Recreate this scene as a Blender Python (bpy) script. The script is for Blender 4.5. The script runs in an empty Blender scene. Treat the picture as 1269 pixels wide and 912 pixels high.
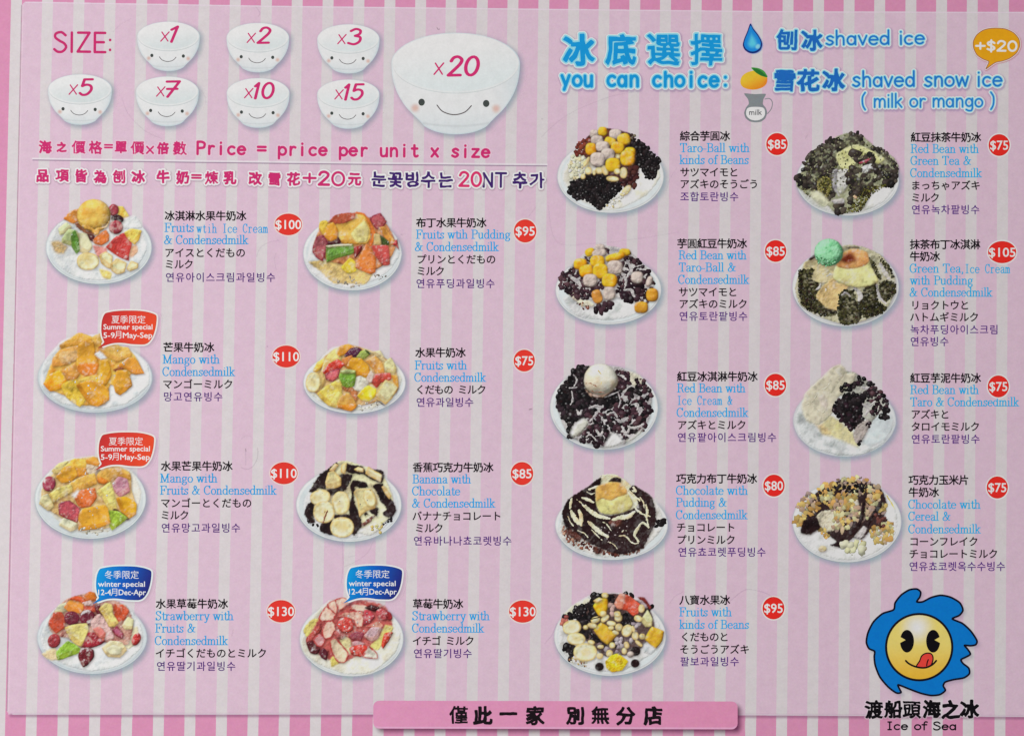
import bpy, math, random
import numpy as np

# ------------------------------------------------------------------ camera, world, light, exposure
SC = bpy.context.scene
COL = SC.collection
S = 0.42 / 1269.0                 # metres per unit of the menu's print layout (the menu is about 0.5 m wide)
CAM_H = 0.62
cam_data = bpy.data.cameras.new("camera"); cam = bpy.data.objects.new("camera", cam_data); COL.objects.link(cam)
cam.location = (0, 0, CAM_H); cam_data.sensor_width = 36.0
cam_data.lens = 36.0 * CAM_H / (1269 * S); cam_data.clip_start = 0.01; cam_data.clip_end = 50
SC.camera = cam
world = bpy.data.worlds.new("World"); SC.world = world; world.use_nodes = True
world.node_tree.nodes["Background"].inputs[0].default_value = (1.0, 0.985, 0.97, 1)
world.node_tree.nodes["Background"].inputs[1].default_value = 0.29
la = bpy.data.lights.new("room_lamp", 'AREA'); la.shape = 'RECTANGLE'; la.size = 0.9; la.size_y = 0.9
la.energy = 11.0; la.color = (1.0, 0.985, 0.975)
lamp = bpy.data.objects.new("room_lamp", la); COL.objects.link(lamp)
lamp.location = (-0.62, 0.02, 1.15)
from mathutils import Vector
lamp.rotation_euler = (Vector((0, 0, 0)) - lamp.location).to_track_quat('-Z', 'Y').to_euler()
SC.view_settings.view_transform = 'Standard'; SC.view_settings.look = 'None'
SC.view_settings.exposure = 0.0; SC.view_settings.gamma = 1.0
SC.cycles.use_denoising = False
SC.render.film_transparent = False

# ------------------------------------------------------------------ colour and noise
def lin(c):
    c = np.asarray(c, float) / 255.0
    return np.where(c <= 0.04045, c / 12.92, ((c + 0.055) / 1.055) ** 2.4)
E0 = 0.86
def pig(c, u=300.0):
    """pigment of a colour measured where the room light has its usual strength"""
    k = E0 * (1.03 - 0.28 * min(max(u, 0), 1269) / 1269.0)
    return np.clip(lin(c) / k, 0.004, 0.93)
def _h(ix, iy, s):
    n = (ix * 374761393 + iy * 668265263 + s * 1442695041) & 0xFFFFFFFF
    n = ((n ^ (n >> 13)) * 1274126177) & 0xFFFFFFFF
    return ((n ^ (n >> 16)) & 0xFFFF) / 65535.0
def vnoise(x, y, s=0):
    x0 = np.floor(x); y0 = np.floor(y); fx = x - x0; fy = y - y0
    ix = x0.astype(np.int64); iy = y0.astype(np.int64)
    fx = fx * fx * (3 - 2 * fx); fy = fy * fy * (3 - 2 * fy)
    a = _h(ix, iy, s); b = _h(ix + 1, iy, s); c = _h(ix, iy + 1, s); d = _h(ix + 1, iy + 1, s)
    return (a * (1 - fx) + b * fx) * (1 - fy) + (c * (1 - fx) + d * fx) * fy
def fbm(x, y, s=0, o=3):
    r = 0; a = 0.5; t = 0
    for k in range(o):
        r = r + a * vnoise(x * 2 ** k + 17.3 * k, y * 2 ** k - 9.1 * k, s + k); t += a; a *= 0.55
    return r / t - 0.5
def sstep(a, b, x):
    t = np.clip((x - a) / (b - a), 0, 1); return t * t * (3 - 2 * t)

# ------------------------------------------------------------------ the printed ink
def ink(name, gloss=0.45):
    m = bpy.data.materials.new(name); m.use_nodes = True; nt = m.node_tree; N = nt.nodes; L = nt.links
    b = N["Principled BSDF"]; b.inputs["Roughness"].default_value = gloss
    b.inputs["Specular IOR Level"].default_value = 0.05
    at = N.new("ShaderNodeVertexColor"); at.layer_name = "Col"
    g = N.new("ShaderNodeNewGeometry")
    n1 = N.new("ShaderNodeTexNoise"); n1.inputs["Scale"].default_value = 1250; n1.inputs["Detail"].default_value = 2
    n2 = N.new("ShaderNodeTexNoise"); n2.inputs["Scale"].default_value = 260; n2.inputs["Detail"].default_value = 2
    L.new(g.outputs["Position"], n1.inputs["Vector"]); L.new(g.outputs["Position"], n2.inputs["Vector"])
    r1 = N.new("ShaderNodeMapRange"); r1.inputs[1].default_value = 0.25; r1.inputs[2].default_value = 0.75
    r1.inputs[3].default_value = 0.965; r1.inputs[4].default_value = 1.03
    r2 = N.new("ShaderNodeMapRange"); r2.inputs[1].default_value = 0.25; r2.inputs[2].default_value = 0.75
    r2.inputs[3].default_value = 0.965; r2.inputs[4].default_value = 1.03
    L.new(n1.outputs[0], r1.inputs[0]); L.new(n2.outputs[0], r2.inputs[0])
    mu = N.new("ShaderNodeMath"); mu.operation = 'MULTIPLY'; L.new(r1.outputs[0], mu.inputs[0]); L.new(r2.outputs[0], mu.inputs[1])
    vm = N.new("ShaderNodeVectorMath"); vm.operation = 'SCALE'
    L.new(at.outputs["Color"], vm.inputs[0]); L.new(mu.outputs[0], vm.inputs["Scale"])
    # a little colour speckle, as in offset print
    n3 = N.new("ShaderNodeTexNoise"); n3.inputs["Scale"].default_value = 900; n3.inputs["Detail"].default_value = 1
    L.new(g.outputs["Position"], n3.inputs["Vector"])
    mx = N.new("ShaderNodeMix"); mx.data_type = 'RGBA'; mx.blend_type = 'SOFT_LIGHT'; mx.inputs[0].default_value = 0.13
    L.new(vm.outputs[0], mx.inputs[6]); L.new(n3.outputs["Color"], mx.inputs[7])
    L.new(mx.outputs[2], b.inputs["Base Color"])
    bp = N.new("ShaderNodeBump"); bp.inputs["Strength"].default_value = 0.03; bp.inputs["Distance"].default_value = 0.0002
    L.new(n1.outputs[0], bp.inputs["Height"]); L.new(bp.outputs[0], b.inputs["Normal"])
    return m
INK = ink("printed_ink")
CARD = ink("coated_card")

LEVEL = [0]
DZ = 6.0e-7                       # thickness of one layer of ink
def layer(n): LEVEL[0] = n        # things printed side by side share the same layers
def nextz():
    LEVEL[0] += 1
    return 2.0e-4 + LEVEL[0] * DZ
def link(name, me, parent, label=None):
    o = bpy.data.objects.new(name, me); COL.objects.link(o)
    if parent: o.parent = parent
    if label: o["label"] = label
    return o
def mesh_obj(name, V, polys, C, parent, mat=None, label=None):
    """V (n,3) world, polys list of index arrays of equal length per entry, C (n,4) linear rgba"""
    me = bpy.data.meshes.new(name)
    nv = len(V); loops = []; starts = []; tot = 0
    for P in polys:
        if len(P) == 0: continue
        k = P.shape[1]; loops.append(P.ravel()); starts.append(tot + np.arange(len(P)) * k); tot += P.size
    if not loops: loops = [np.zeros(0, int)]; starts = [np.zeros(0, int)]
    loops = np.concatenate(loops).astype(np.int32); starts = np.concatenate(starts).astype(np.int32)
    me.vertices.add(nv); me.vertices.foreach_set("co", np.ascontiguousarray(V, dtype=np.float32).ravel())
    me.loops.add(len(loops)); me.loops.foreach_set("vertex_index", loops)
    me.polygons.add(len(starts)); me.polygons.foreach_set("loop_start", starts)
    me.update(calc_edges=True)
    a = me.color_attributes.new("Col", 'FLOAT_COLOR', 'POINT')
    a.data.foreach_set("color", np.ascontiguousarray(C, dtype=np.float32).ravel())
    me.shade_flat()
    me.materials.append(mat or INK)
    return link(name, me, parent, label)
def world_xy(u, v): return (u - 634.5) * S, (456 - v) * S

# The inks are opaque: where one fades into what was printed before it, the mixed colour is worked out here,
# from a record of the pigment laid down so far (print layout units, half a unit per cell).
CU, CV, CST = -24.0, -24.0, 0.5
PRINT = np.zeros((int(960 / CST), int(1320 / CST), 3))
def bilin(A, x, y):
    """A sampled at fractional grid positions"""
    x = np.clip(x, 0, A.shape[1] - 1.001); y = np.clip(y, 0, A.shape[0] - 1.001)
    j = x.astype(int); i = y.astype(int); fx = x - j; fy = y - i
    if A.ndim == 3: fx = fx[..., None]; fy = fy[..., None]
    return (A[i, j] * (1 - fx) + A[i, j + 1] * fx) * (1 - fy) + (A[i + 1, j] * (1 - fx) + A[i + 1, j + 1] * fx) * fy
def lay_ink(F, C, u0, v0, st):
    """mixes the fading ink with the print under it, then records it"""
    ny, nx = F.shape
    X, Y = np.meshgrid(u0 + np.arange(nx) * st, v0 + np.arange(ny) * st)
    if C[..., 3].min() < .999:
        a = C[..., 3:4]; C[..., :3] = a * C[..., :3] + (1 - a) * bilin(PRINT, (X - CU) / CST, (Y - CV) / CST); C[..., 3] = 1
    j0 = max(int(math.ceil((u0 - CU) / CST)), 0); j1 = min(int((u0 + (nx - 1) * st - CU) / CST) + 1, PRINT.shape[1])
    i0 = max(int(math.ceil((v0 - CV) / CST)), 0); i1 = min(int((v0 + (ny - 1) * st - CV) / CST) + 1, PRINT.shape[0])
    if j1 <= j0 or i1 <= i0: return
    x, y = np.meshgrid((CU + np.arange(j0, j1) * CST - u0) / st, (CV + np.arange(i0, i1) * CST - v0) / st)
    k = bilin(F, x, y) < 0
    PRINT[i0:i1, j0:j1][k] = bilin(C[..., :3], x, y)[k]
CASES = {}
for k in range(1, 16):
    p = []
    for c in range(4):
        a = (k >> c) & 1; b = (k >> ((c + 1) % 4)) & 1
        if a: p.append(('c', c))
        if a != b: p.append(('e', c))
    CASES[k] = p[::-1]
def field_mesh(F, C, u0, v0, st):
    """region F<0 of a grid as one flat sheet of cells; C (ny,nx,4)"""
    lay_ink(F, C, u0, v0, st)
    ny, nx = F.shape
    ins = F < 0
    gid = np.full(F.shape, -1); gid[ins] = np.arange(ins.sum())
    iy, ix = np.nonzero(ins)
    VU = [u0 + ix * st]; VV = [v0 + iy * st]; VC = [C[ins]]; n = len(ix)
    eh = np.full((ny, nx - 1), -1); m = ins[:, :-1] != ins[:, 1:]
    y, x = np.nonzero(m); a = F[y, x]; b = F[y, x + 1]; t = np.clip(a / (a - b), 0.02, 0.98)
    eh[m] = n + np.arange(len(y)); n += len(y)
    VU.append(u0 + (x + t) * st); VV.append(v0 + y * st); VC.append(C[y, x] * (1 - t)[:, None] + C[y, x + 1] * t[:, None])
    ev = np.full((ny - 1, nx), -1); m = ins[:-1] != ins[1:]
    y, x = np.nonzero(m); a = F[y, x]; b = F[y + 1, x]; t = np.clip(a / (a - b), 0.02, 0.98)
    ev[m] = n + np.arange(len(y)); n += len(y)
    VU.append(u0 + x * st); VV.append(v0 + (y + t) * st); VC.append(C[y, x] * (1 - t)[:, None] + C[y + 1, x] * t[:, None])
    code = ins[:-1, :-1] * 1 + ins[:-1, 1:] * 2 + ins[1:, 1:] * 4 + ins[1:, :-1] * 8
    polys = []
    for k, p in CASES.items():
        y, x = np.nonzero(code == k)
        if not len(y): continue
        cols = []
        for typ, c in p:
            if typ == 'c': cols.append(gid[y + (c >= 2), x + (c in (1, 2))])
            else: cols.append([eh[y, x], ev[y, np.minimum(x + 1, nx - 1)], eh[np.minimum(y + 1, ny - 1), x], ev[y, x]][c])
        polys.append(np.stack(cols, 1))
    U = np.concatenate(VU); Vv = np.concatenate(VV); CC = np.concatenate(VC)
    return U, Vv, CC, polys
def merge(parts):
    """several (U,V,C,polys) into one"""
    U = []; V = []; C = []; P = []; n = 0
    for u, v, c, p in parts:
        U.append(u); V.append(v); C.append(c); P += [q + n for q in p]; n += len(u)
    return np.concatenate(U), np.concatenate(V), np.concatenate(C), P
def emit(name, data, parent, label=None, mat=None):
    U, V, C, P = data
    x, y = world_xy(U, V); z = np.full(len(U), nextz())
    return mesh_obj(name, np.stack([x, y, z], 1), P, C, parent, mat, label)
def grid(b, st):
    u0, v0, u1, v1 = b
    nx = int((u1 - u0) / st) + 2; ny = int((v1 - v0) / st) + 2
    return np.meshgrid(u0 + np.arange(nx) * st, v0 + np.arange(ny) * st)
def rgba(rgb, shape, a=1.0):
    o = np.empty(shape + (4,)); o[..., :3] = rgb; o[..., 3] = a; return o

def catmull(p, closed=True, sub=5, ten=0.5):
    p = np.asarray(p, float); n = len(p)
    if n < 3: return p
    out = []; rng = range(n) if closed else range(n - 1)
    for i in rng:
        if closed: a, b, c, d = p[i - 1], p[i], p[(i + 1) % n], p[(i + 2) % n]
        else: a, b, c, d = p[max(i - 1, 0)], p[i], p[i + 1], p[min(i + 2, n - 1)]
        m1 = (c - a) * ten; m2 = (d - b) * ten
        for k in range(sub):
            t = k / sub; t2 = t * t; t3 = t2 * t
            out.append((2 * t3 - 3 * t2 + 1) * b + (t3 - 2 * t2 + t) * m1 + (-2 * t3 + 3 * t2) * c + (t3 - t2) * m2)
    if not closed: out.append(p[-1])
    return np.array(out)
def seg_dist(X, Y, A, B):
    """distance of every grid point to the nearest of many segments"""
    D = np.full(X.shape, 1e18)
    for (ax, ay), (bx, by) in zip(A, B):
        dx = bx - ax; dy = by - ay; L = dx * dx + dy * dy + 1e-12
        t = np.clip(((X - ax) * dx + (Y - ay) * dy) / L, 0, 1)
        D = np.minimum(D, (X - ax - t * dx) ** 2 + (Y - ay - t * dy) ** 2)
    return np.sqrt(D)
def inside(X, Y, A, B):
    r = np.zeros(X.shape, bool)
    for (ax, ay), (bx, by) in zip(A, B):
        if ay == by: continue
        c = (ay > Y) != (by > Y)
        r ^= c & (X < (bx - ax) * (Y - ay) / (by - ay) + ax)
    return r
def poly_sdf(X, Y, p):
    A = p; B = np.roll(p, -1, 0)
    d = seg_dist(X, Y, A, B)
    return np.where(inside(X, Y, A, B), -d, d)
def pts(s): return np.array([[float(t) for t in q.split(',')] for q in s.split()])

# ------------------------------------------------------------------ flat printed shapes
def shape(name, p, c, parent, st=0.5, smooth=True, grow=0.0, alpha=1.0, soft=0.0, colf=None, label=None, ten=0.5, u=None):
    """one printed area; grow widens the outline, soft fades its edge"""
    q = catmull(p, True, 5, ten) if smooth else np.asarray(p, float)
    m = grow + soft + 1.5
    b = (q[:, 0].min() - m, q[:, 1].min() - m, q[:, 0].max() + m, q[:, 1].max() + m)
    X, Y = grid(b, st); F = poly_sdf(X, Y, q) - grow
    C = rgba(pig(c, q[:, 0].mean() if u is None else u), X.shape, alpha)
    if colf is not None: C[..., :3] = colf(X, Y, F)
    if soft > 0:
        C[..., 3] = alpha * sstep(soft, -soft, F); F = F - soft
    return emit(name, field_mesh(F, C, b[0], b[1], st), parent, label)
def ell(cx, cy, rx, ry, rot=0, n=28):
    t = np.linspace(0, 2 * np.pi, n, endpoint=False); c = math.cos(math.radians(rot)); s = math.sin(math.radians(rot))
    x = rx * np.cos(t); y = ry * np.sin(t)
    return np.stack([cx + x * c - y * s, cy + x * s + y * c], 1)
def stroke_data(lines, w, c, st=0.4, alpha=1.0, ny=None, soft=0.0):
    """polylines drawn with a round or elliptical nib (half widths w, ny)"""
    hy = ny or w
    A = np.concatenate([l[:-1] for l in lines]); B = np.concatenate([l[1:] for l in lines])
    al = np.concatenate([A, B]); m = max(w, hy) + soft + 1
    b = (al[:, 0].min() - m, al[:, 1].min() - m, al[:, 0].max() + m, al[:, 1].max() + m)
    X, Y = grid(b, st)
    k = np.array([1.0 / w, 1.0 / hy])
    F = (seg_dist(X * k[0], Y * k[1], A * k, B * k) - 1) * min(w, hy)
    C = rgba(pig(c, al[:, 0].mean()), X.shape, alpha)
    if soft: C[..., 3] = alpha * sstep(soft, -w, F); F = F - soft
    return field_mesh(F, C, b[0], b[1], st)
def strokes(name, lines, w, c, parent, **k):
    lab = k.pop('label', None)
    return emit(name, stroke_data(lines, w, c, **k), parent, lab)

# ------------------------------------------------------------------ lettering
def arc(cx, cy, rx, ry, a0, a1, n=14):
    t = np.radians(np.linspace(a0, a1, n)); return np.stack([cx + rx * np.cos(t), cy + ry * np.sin(t)], 1)
def skel(s):
    """glyph skeleton: '~' smooth, 'o cx,cy,rx,ry' ring, 'a cx,cy,rx,ry,a0,a1' arc, else straight; y up, 100 units to the em"""
    out = []
    for t in s.split(';'):
        t = t.strip()
        if not t: continue
        if t[0] == 'o':
            v = [float(q) for q in t[1:].split(',')]; out.append(arc(*v, 0, 360, 22))
        elif t[0] == 'a':
            v = [float(q) for q in t[1:].split(',')]; out.append(arc(*v))
        elif t[0] == '~': out.append(catmull(pts(t[1:]), False, 5))
        else: out.append(pts(t))
    return out
SERIF = {
 'a': (50, "~8,36 15,45 28,46 36,39 36,8;~36,8 38,1 47,3;~36,28 18,23 8,12 15,1 27,2 36,12"),
 'b': (54, "12,74 12,1;3,73 12,73;o 29,23,18,23"),
 'c': (47, "a 26,23,19,23,48,318;38,39 40,36"),
 'd': (54, "41,74 41,1;31,73 41,73;41,1 50,1;o 24,23,18,23"),
 'e': (49, "6,26 43,26;a 25,23,19,23,6,322"),
 'f': (33, "~37,66 32,73 22,69 18,56;18,58 18,1;8,46 32,46;7,1 30,1"),
 'g': (50, "o 23,31,15,15;~14,18 8,9 24,4 40,2 38,-14 22,-20 7,-15 9,-4 18,3;36,43 46,45"),
 'h': (55, "12,74 12,1;3,73 12,73;3,1 22,1;~12,32 20,43 33,46 41,36;41,36 41,1;32,1 51,1"),
 'i': (27, "13,46 13,1;4,45 13,45;4,1 23,1;13,65 13,66"),
 'k': (53, "12,74 12,1;3,73 12,73;40,45 14,20;22,27 42,1;31,46 49,46;33,1 52,1;3,1 22,1"),
 'l': (27, "13,74 13,1;4,73 13,73;4,1 23,1"),
 'm': (79, "12,46 12,1;~12,32 19,43 30,46 37,36;38,36 38,1;~38,32 46,43 57,46 64,36;65,36 65,1;3,45 12,45;4,1 21,1;30,1 47,1;57,1 74,1"),
 'n': (55, "12,46 12,1;~12,32 20,43 33,46 41,36;41,36 41,1;3,45 12,45;3,1 22,1;32,1 51,1"),
 'o': (50, "o 25,23,19,23"),
 'p': (55, "12,46 12,-20;3,45 12,45;3,-20 23,-20;o 29,23,18,23"),
 'r': (40, "12,46 12,1;~12,30 18,42 27,46 34,41;34,41 34,39;3,45 12,45;3,1 24,1"),
 's': (41, "~34,38 22,46 9,37 15,27 28,20 34,10 21,0 7,9;35,46 34,36;6,1 7,12"),
 't': (33, "16,62 16,12;~16,14 18,3 27,0 33,7;5,46 31,46"),
 'u': (55, "11,46 11,14;~11,16 16,2 27,0 41,12;41,46 41,1;2,45 11,45;31,45 41,45;41,1 50,1"),
 'w': (69, "8,46 21,1 34,44 47,1 60,46;1,46 18,46;27,46 40,46;52,46 67,46"),
 'y': (51, "8,46 26,2;44,46 24,-12;~24,-12 16,-21 7,-17;1,46 18,46;35,46 51,46"),
 'B': (63, "15,71 15,1;4,71 34,71;4,1 36,1;15,38 36,38;~34,71 48,66 50,54 46,43 34,38;~36,38 52,32 55,19 50,5 36,1"),
 'C': (66, "a 35,36,27,36,42,318;57,72 57,52"),
 'F': (60, "15,71 15,1;4,71 55,71 55,55;15,38 40,38;40,47 40,29;4,1 30,1"),
 'G': (71, "a 35,36,27,36,42,320;57,72 57,52;57,30 57,6;44,30 66,30"),
 'I': (32, "16,71 16,1;5,71 27,71;5,1 27,1"),
 'M': (84, "14,71 14,1;14,71 41,4 68,71;68,71 68,1;3,71 14,71;68,71 80,71;3,1 25,1;57,1 80,1"),
 'P': (60, "15,71 15,1;~34,71 50,66 53,53 48,40 34,36;4,71 34,71;15,36 34,36;4,1 30,1"),
 'R': (68, "15,71 15,1;~34,71 49,66 52,54 47,42 34,38;4,71 34,71;15,38 34,38;~34,38 46,28 52,6 62,2;4,1 28,1"),
 'S': (57, "~46,57 33,72 13,67 10,53 22,42 40,32 49,19 38,3 21,0 8,14;47,72 47,54;8,0 8,18"),
 'T': (64, "32,71 32,1;6,56 6,71 58,71 58,56;20,1 44,1"),
 '&': (76, "~60,40 50,14 33,1 15,2 8,15 18,30 36,44 42,58 34,71 24,67 22,54 34,34 54,8 70,3;50,42 72,42"),
 '-': (34, "4,24 29,24"), ',': (27, "~12,5 14,-3 8,-12"), ' ': (30, ""),
}
ROUND = {
 'a': (48, "o 22,23,16,22;39,45 39,1"), 'c': (44, "a 25,23,18,22,48,312"), 'd': (48, "o 22,23,16,22;39,74 39,1"),
 'e': (47, "7,25 41,25;a 24,23,18,22,6,318"), 'f': (34, "~34,70 24,73 17,62 16,46;16,48 16,0;4,46 31,46"),
 'g': (48, "o 22,24,16,21;39,46 39,-8;~39,-8 33,-20 20,-21 8,-15"),
 'h': (47, "9,74 9,0;~9,28 16,43 28,46 36,38 38,24;38,26 38,0"), 'i': (19, "9,46 9,0;9,65 9,66"),
 'k': (44, "9,74 9,0;36,46 10,20;18,27 38,0"), 'l': (18, "9,74 9,0"),
 'm': (69, "9,46 9,0;~9,28 15,42 25,46 33,38 34,26;34,28 34,0;~34,28 40,42 50,46 58,38 60,26;60,28 60,0"),
 'n': (47, "9,46 9,0;~9,28 16,43 28,46 36,38 38,24;38,26 38,0"), 'o': (47, "o 24,23,18,22"),
 'p': (48, "9,46 9,-20;o 26,23,17,22"), 'r': (34, "9,46 9,0;~9,26 15,41 24,46 32,43"),
 's': (40, "~34,39 22,46 9,38 16,26 28,20 33,10 20,0 6,7"), 't': (34, "16,64 16,10;~16,12 19,2 26,0 32,4;4,45 30,45"),
 'u': (47, "9,46 9,18;~9,20 12,4 22,0 33,5 38,20;38,46 38,0"), 'v': (42, "5,46 21,0 37,46"),
 'w': (60, "5,46 17,0 30,42 43,0 55,46"), 'x': (42, "6,46 36,0;36,46 6,0"), 'y': (44, "6,46 22,4;38,46 16,-20"),
 'z': (42, "7,45 36,45 6,1 38,1"),
 'E': (50, "44,70 10,70 10,0 45,0;10,36 40,36"), 'I': (26, "13,70 13,0"), 'J': (34, "13,70 13,0;3,70 23,70;3,0 23,0"), 'N': (58, "10,0 10,70 46,0 46,70"),
 'P': (50, "10,70 10,0;~10,70 30,70 43,62 44,50 38,37 10,34"), 'S': (52, "~44,60 30,71 12,66 10,52 24,40 40,30 46,16 34,1 18,0 7,9"),
 'T': (54, "5,70 49,70;27,70 27,0"), 'Z': (54, "8,70 46,70 7,1 48,1"),
 '0': (56, "o 28,35,20,35"), '1': (34, "10,56 22,70 18,0"), '2': (52, "~9,55 16,68 30,71 43,60 40,44 24,22 7,1;7,1 46,1"),
 '3': (50, "~9,62 24,71 40,64 40,48 26,39;~26,39 44,32 44,12 28,0 8,6"), '5': (52, "44,70 15,70 11,41;~11,40 26,46 42,40 46,22 34,3 18,0 7,8"),
 '7': (50, "8,70 44,70 20,0;14,36 42,36"), '+': (54, "27,56 27,14;6,35 48,35"), '=': (54, "7,44 47,44;7,24 47,24"),
 '$': (50, "~42,56 30,65 12,60 12,46 38,28 40,14 24,6 8,13;26,76 26,-6"), '(': (28, "~22,80 10,58 8,32 12,6 22,-14"), ')': (28, "~6,80 18,58 20,32 16,6 6,-14"),
 ':': (22, "11,44 11,45;11,8 11,9"), '.': (20, "10,2 10,3"), ' ': (32, ""),
}
def line_frame(u0, v0, ang): 
    c = math.cos(math.radians(ang)); s = math.sin(math.radians(ang))
    return lambda x, y: np.stack([u0 + x * c + y * s, v0 + x * s - y * c], 1)   # x right, y up
def skel_text(font, text, x0, x1, base, size, slope=0.0, mono=False, slant=0.0):
    """list (per glyph) of polylines; the text is stretched to run from x0 to x1"""
    pos = []; x = 0
    for ch in text:
        adv, sk = font[ch]
        if mono: pos.append((x + 25 - adv * 0.5 * min(1, 50 / adv), ch, min(1, 50 / adv))); x += 50
        else: pos.append((x, ch, 1)); x += adv
    G = []
    for px, ch, kx in pos:
        L = [np.stack([px + l[:, 0] * kx + slant * l[:, 1], l[:, 1]], 1) for l in skel(font[ch][1])]
        if L: G.append(L)
    al = np.concatenate([l for L in G for l in L]); a = al[:, 0].min(); b = al[:, 0].max()
    k = (x1 - x0) / (b - a)
    fr = line_frame(x0, base, slope)
    return [[fr((l[:, 0] - a) * k, l[:, 1] * size / 100.0) for l in L] for L in G]
GLY = {}
def glyph(ch, off=0.0):
    key = (ch, off)
    if ch == '\u8393' and key not in GLY:         # this character is put together from its two halves
        (a, P), (b, Q) = glyph('\u8279'), glyph('\u6bcf')
        t = (a - a.min(0)) / np.ptp(a, 0) * np.array([.90, .22]) + np.array([.05, .64])
        w = (b - b.min(0)) / np.ptp(b, 0) * np.array([.92, .66]) + np.array([.04, -.08])
        GLY[key] = (np.concatenate([t, w]), P + [q + len(a) for q in Q])
    if key not in GLY:
        c = bpy.data.curves.new("glyph", 'FONT'); c.body = ch; c.size = 1; c.resolution_u = 3; c.offset = off
        o = bpy.data.objects.new("glyph", c); COL.objects.link(o); bpy.context.view_layer.update()
        m = bpy.data.meshes.new_from_object(o.evaluated_get(bpy.context.evaluated_depsgraph_get()))
        v = np.array([q.co[:2] for q in m.vertices]).reshape(-1, 2)
        P = [np.array(q.vertices) for q in m.polygons]
        N = [q.normal.z for q in m.polygons]
        P = [p if n >= 0 else p[::-1] for p, n in zip(P, N)]
        bpy.data.objects.remove(o); bpy.data.curves.remove(c); bpy.data.meshes.remove(m)
        GLY[key] = (v, P)
    return GLY[key]
def weight(ch):
    """crowded characters get thinner strokes"""
    v, P = glyph(ch)
    a = sum(abs(np.sum(v[p][:, 0] * np.roll(v[p][:, 1], -1) - np.roll(v[p][:, 0], -1) * v[p][:, 1])) / 2 for p in P)
    return min(max((0.44 - a) / 0.17, .38), .9)
def cells(text):
    w = 0; out = []
    for ch in text:
        if ch == ' ': w += 0.5; continue
        out.append((w, ch)); w += 1
    return out, w
def cjk_data(text, x0, x1, yc, em, c, off=0.0, slope=0.0, kx=1.0):
    """square-cell lettering as one sheet"""
    cl, w = cells(text); pitch = (x1 - x0) / (w - 0.06)
    fr = line_frame(x0, yc, slope); U = []; V = []; P = {}; n = 0
    for cx, ch in cl:
        v, polys = glyph(ch, off)
        adv = 0.92 if 0xAC00 <= ord(ch) <= 0xD7A3 else 1.0
        x = cx * pitch - 0.03 * pitch + (pitch - adv * em * kx) / 2 + v[:, 0] * em * kx
        y = (v[:, 1] - 0.38) * em
        q = fr(x, y); U.append(q[:, 0]); V.append(q[:, 1])
        for p in polys: P.setdefault(len(p), []).append(p + n)
        n += len(v)
    U = np.concatenate(U); V = np.concatenate(V)
    return U, V, rgba(pig(c, x0), (len(U),)), [np.array(p) for p in P.values()]
def bold_data(text, x0, x1, yc, em, c, grow, st=.3):
    """square-cell lettering made heavier by growing every stroke"""
    cl, w = cells(text); pitch = (x1 - x0) / (w - 0.06); out = []
    for cx, ch in cl:
        v, polys = glyph(ch); adv = 0.92 if 0xAC00 <= ord(ch) <= 0xD7A3 else 1.0
        mx = x0 + (cx - 0.03) * pitch + (pitch - adv * em) / 2 + em * (v[:, 0].min() + v[:, 0].max()) / 2
        my = yc - em * ((v[:, 1].min() + v[:, 1].max()) / 2 - 0.38)
        w = grow * weight(ch)
        F, b = glyph_sdf(ch, mx, my, em, st, grow + 1)
        out.append(field_mesh(F - w, rgba(pig(c, x0), F.shape), b[0], b[1], st))
    return merge(out)
def latin_data(text, x0, x1, base, size, c, grow=0.0, slope=0.0, st=.28):
    """a line of plain sans lettering stretched to its width, made heavier by grow"""
    v, polys = glyph(text); a = v[:, 0].min(); b = v[:, 0].max(); E = set()
    q = line_frame(x0, base, slope)((v[:, 0] - a) * (x1 - x0) / (b - a), v[:, 1] * size)
    for p in polys: E.update(zip(p, np.roll(p, -1)))
    bd = [e for e in E if (e[1], e[0]) not in E]
    A = q[[e[0] for e in bd]]; B = q[[e[1] for e in bd]]; m = grow + 1
    X, Y = grid((q[:, 0].min() - m, q[:, 1].min() - m, q[:, 0].max() + m, q[:, 1].max() + m), st)
    d = seg_dist(X, Y, A, B); F = np.where(inside(X, Y, A, B), -d, d) - grow
    return field_mesh(F, rgba(pig(c, x0), F.shape), X[0, 0], Y[0, 0], st)
def glyph_sdf(ch, cx, cy, em, st, pad, kx=1.0, rot=0.0, hand=0.0):
    """signed distance around one big character centred at (cx, cy)"""
    v, polys = glyph(ch); E = {}
    for p in polys:
        for a, b in zip(p, np.roll(p, -1)): E[(a, b)] = E.get((a, b), 0) + 1
    bd = [e for e in E if (e[1], e[0]) not in E]
    mid = (v[:, 0].min() + v[:, 0].max()) / 2, (v[:, 1].min() + v[:, 1].max()) / 2
    q = line_frame(cx, cy, rot)((v[:, 0] - mid[0]) * em * kx, (v[:, 1] - mid[1]) * em)
    A = q[[e[0] for e in bd]]; B = q[[e[1] for e in bd]]
    b = (q[:, 0].min() - pad, q[:, 1].min() - pad, q[:, 0].max() + pad, q[:, 1].max() + pad)
    X, Y = grid(b, st)
    if hand:                                                # brush lettering: the strokes wander a little
        f = 2.6 / em; n = int(cx * 3 + cy * 7)
        X, Y = X + hand * em * fbm(X * f, Y * f, n, 2) * 2, Y + hand * em * fbm(X * f, Y * f, n + 5, 2) * 2
    d = seg_dist(X, Y, A, B)
    return np.where(inside(X, Y, A, B), -d, d), b
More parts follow.
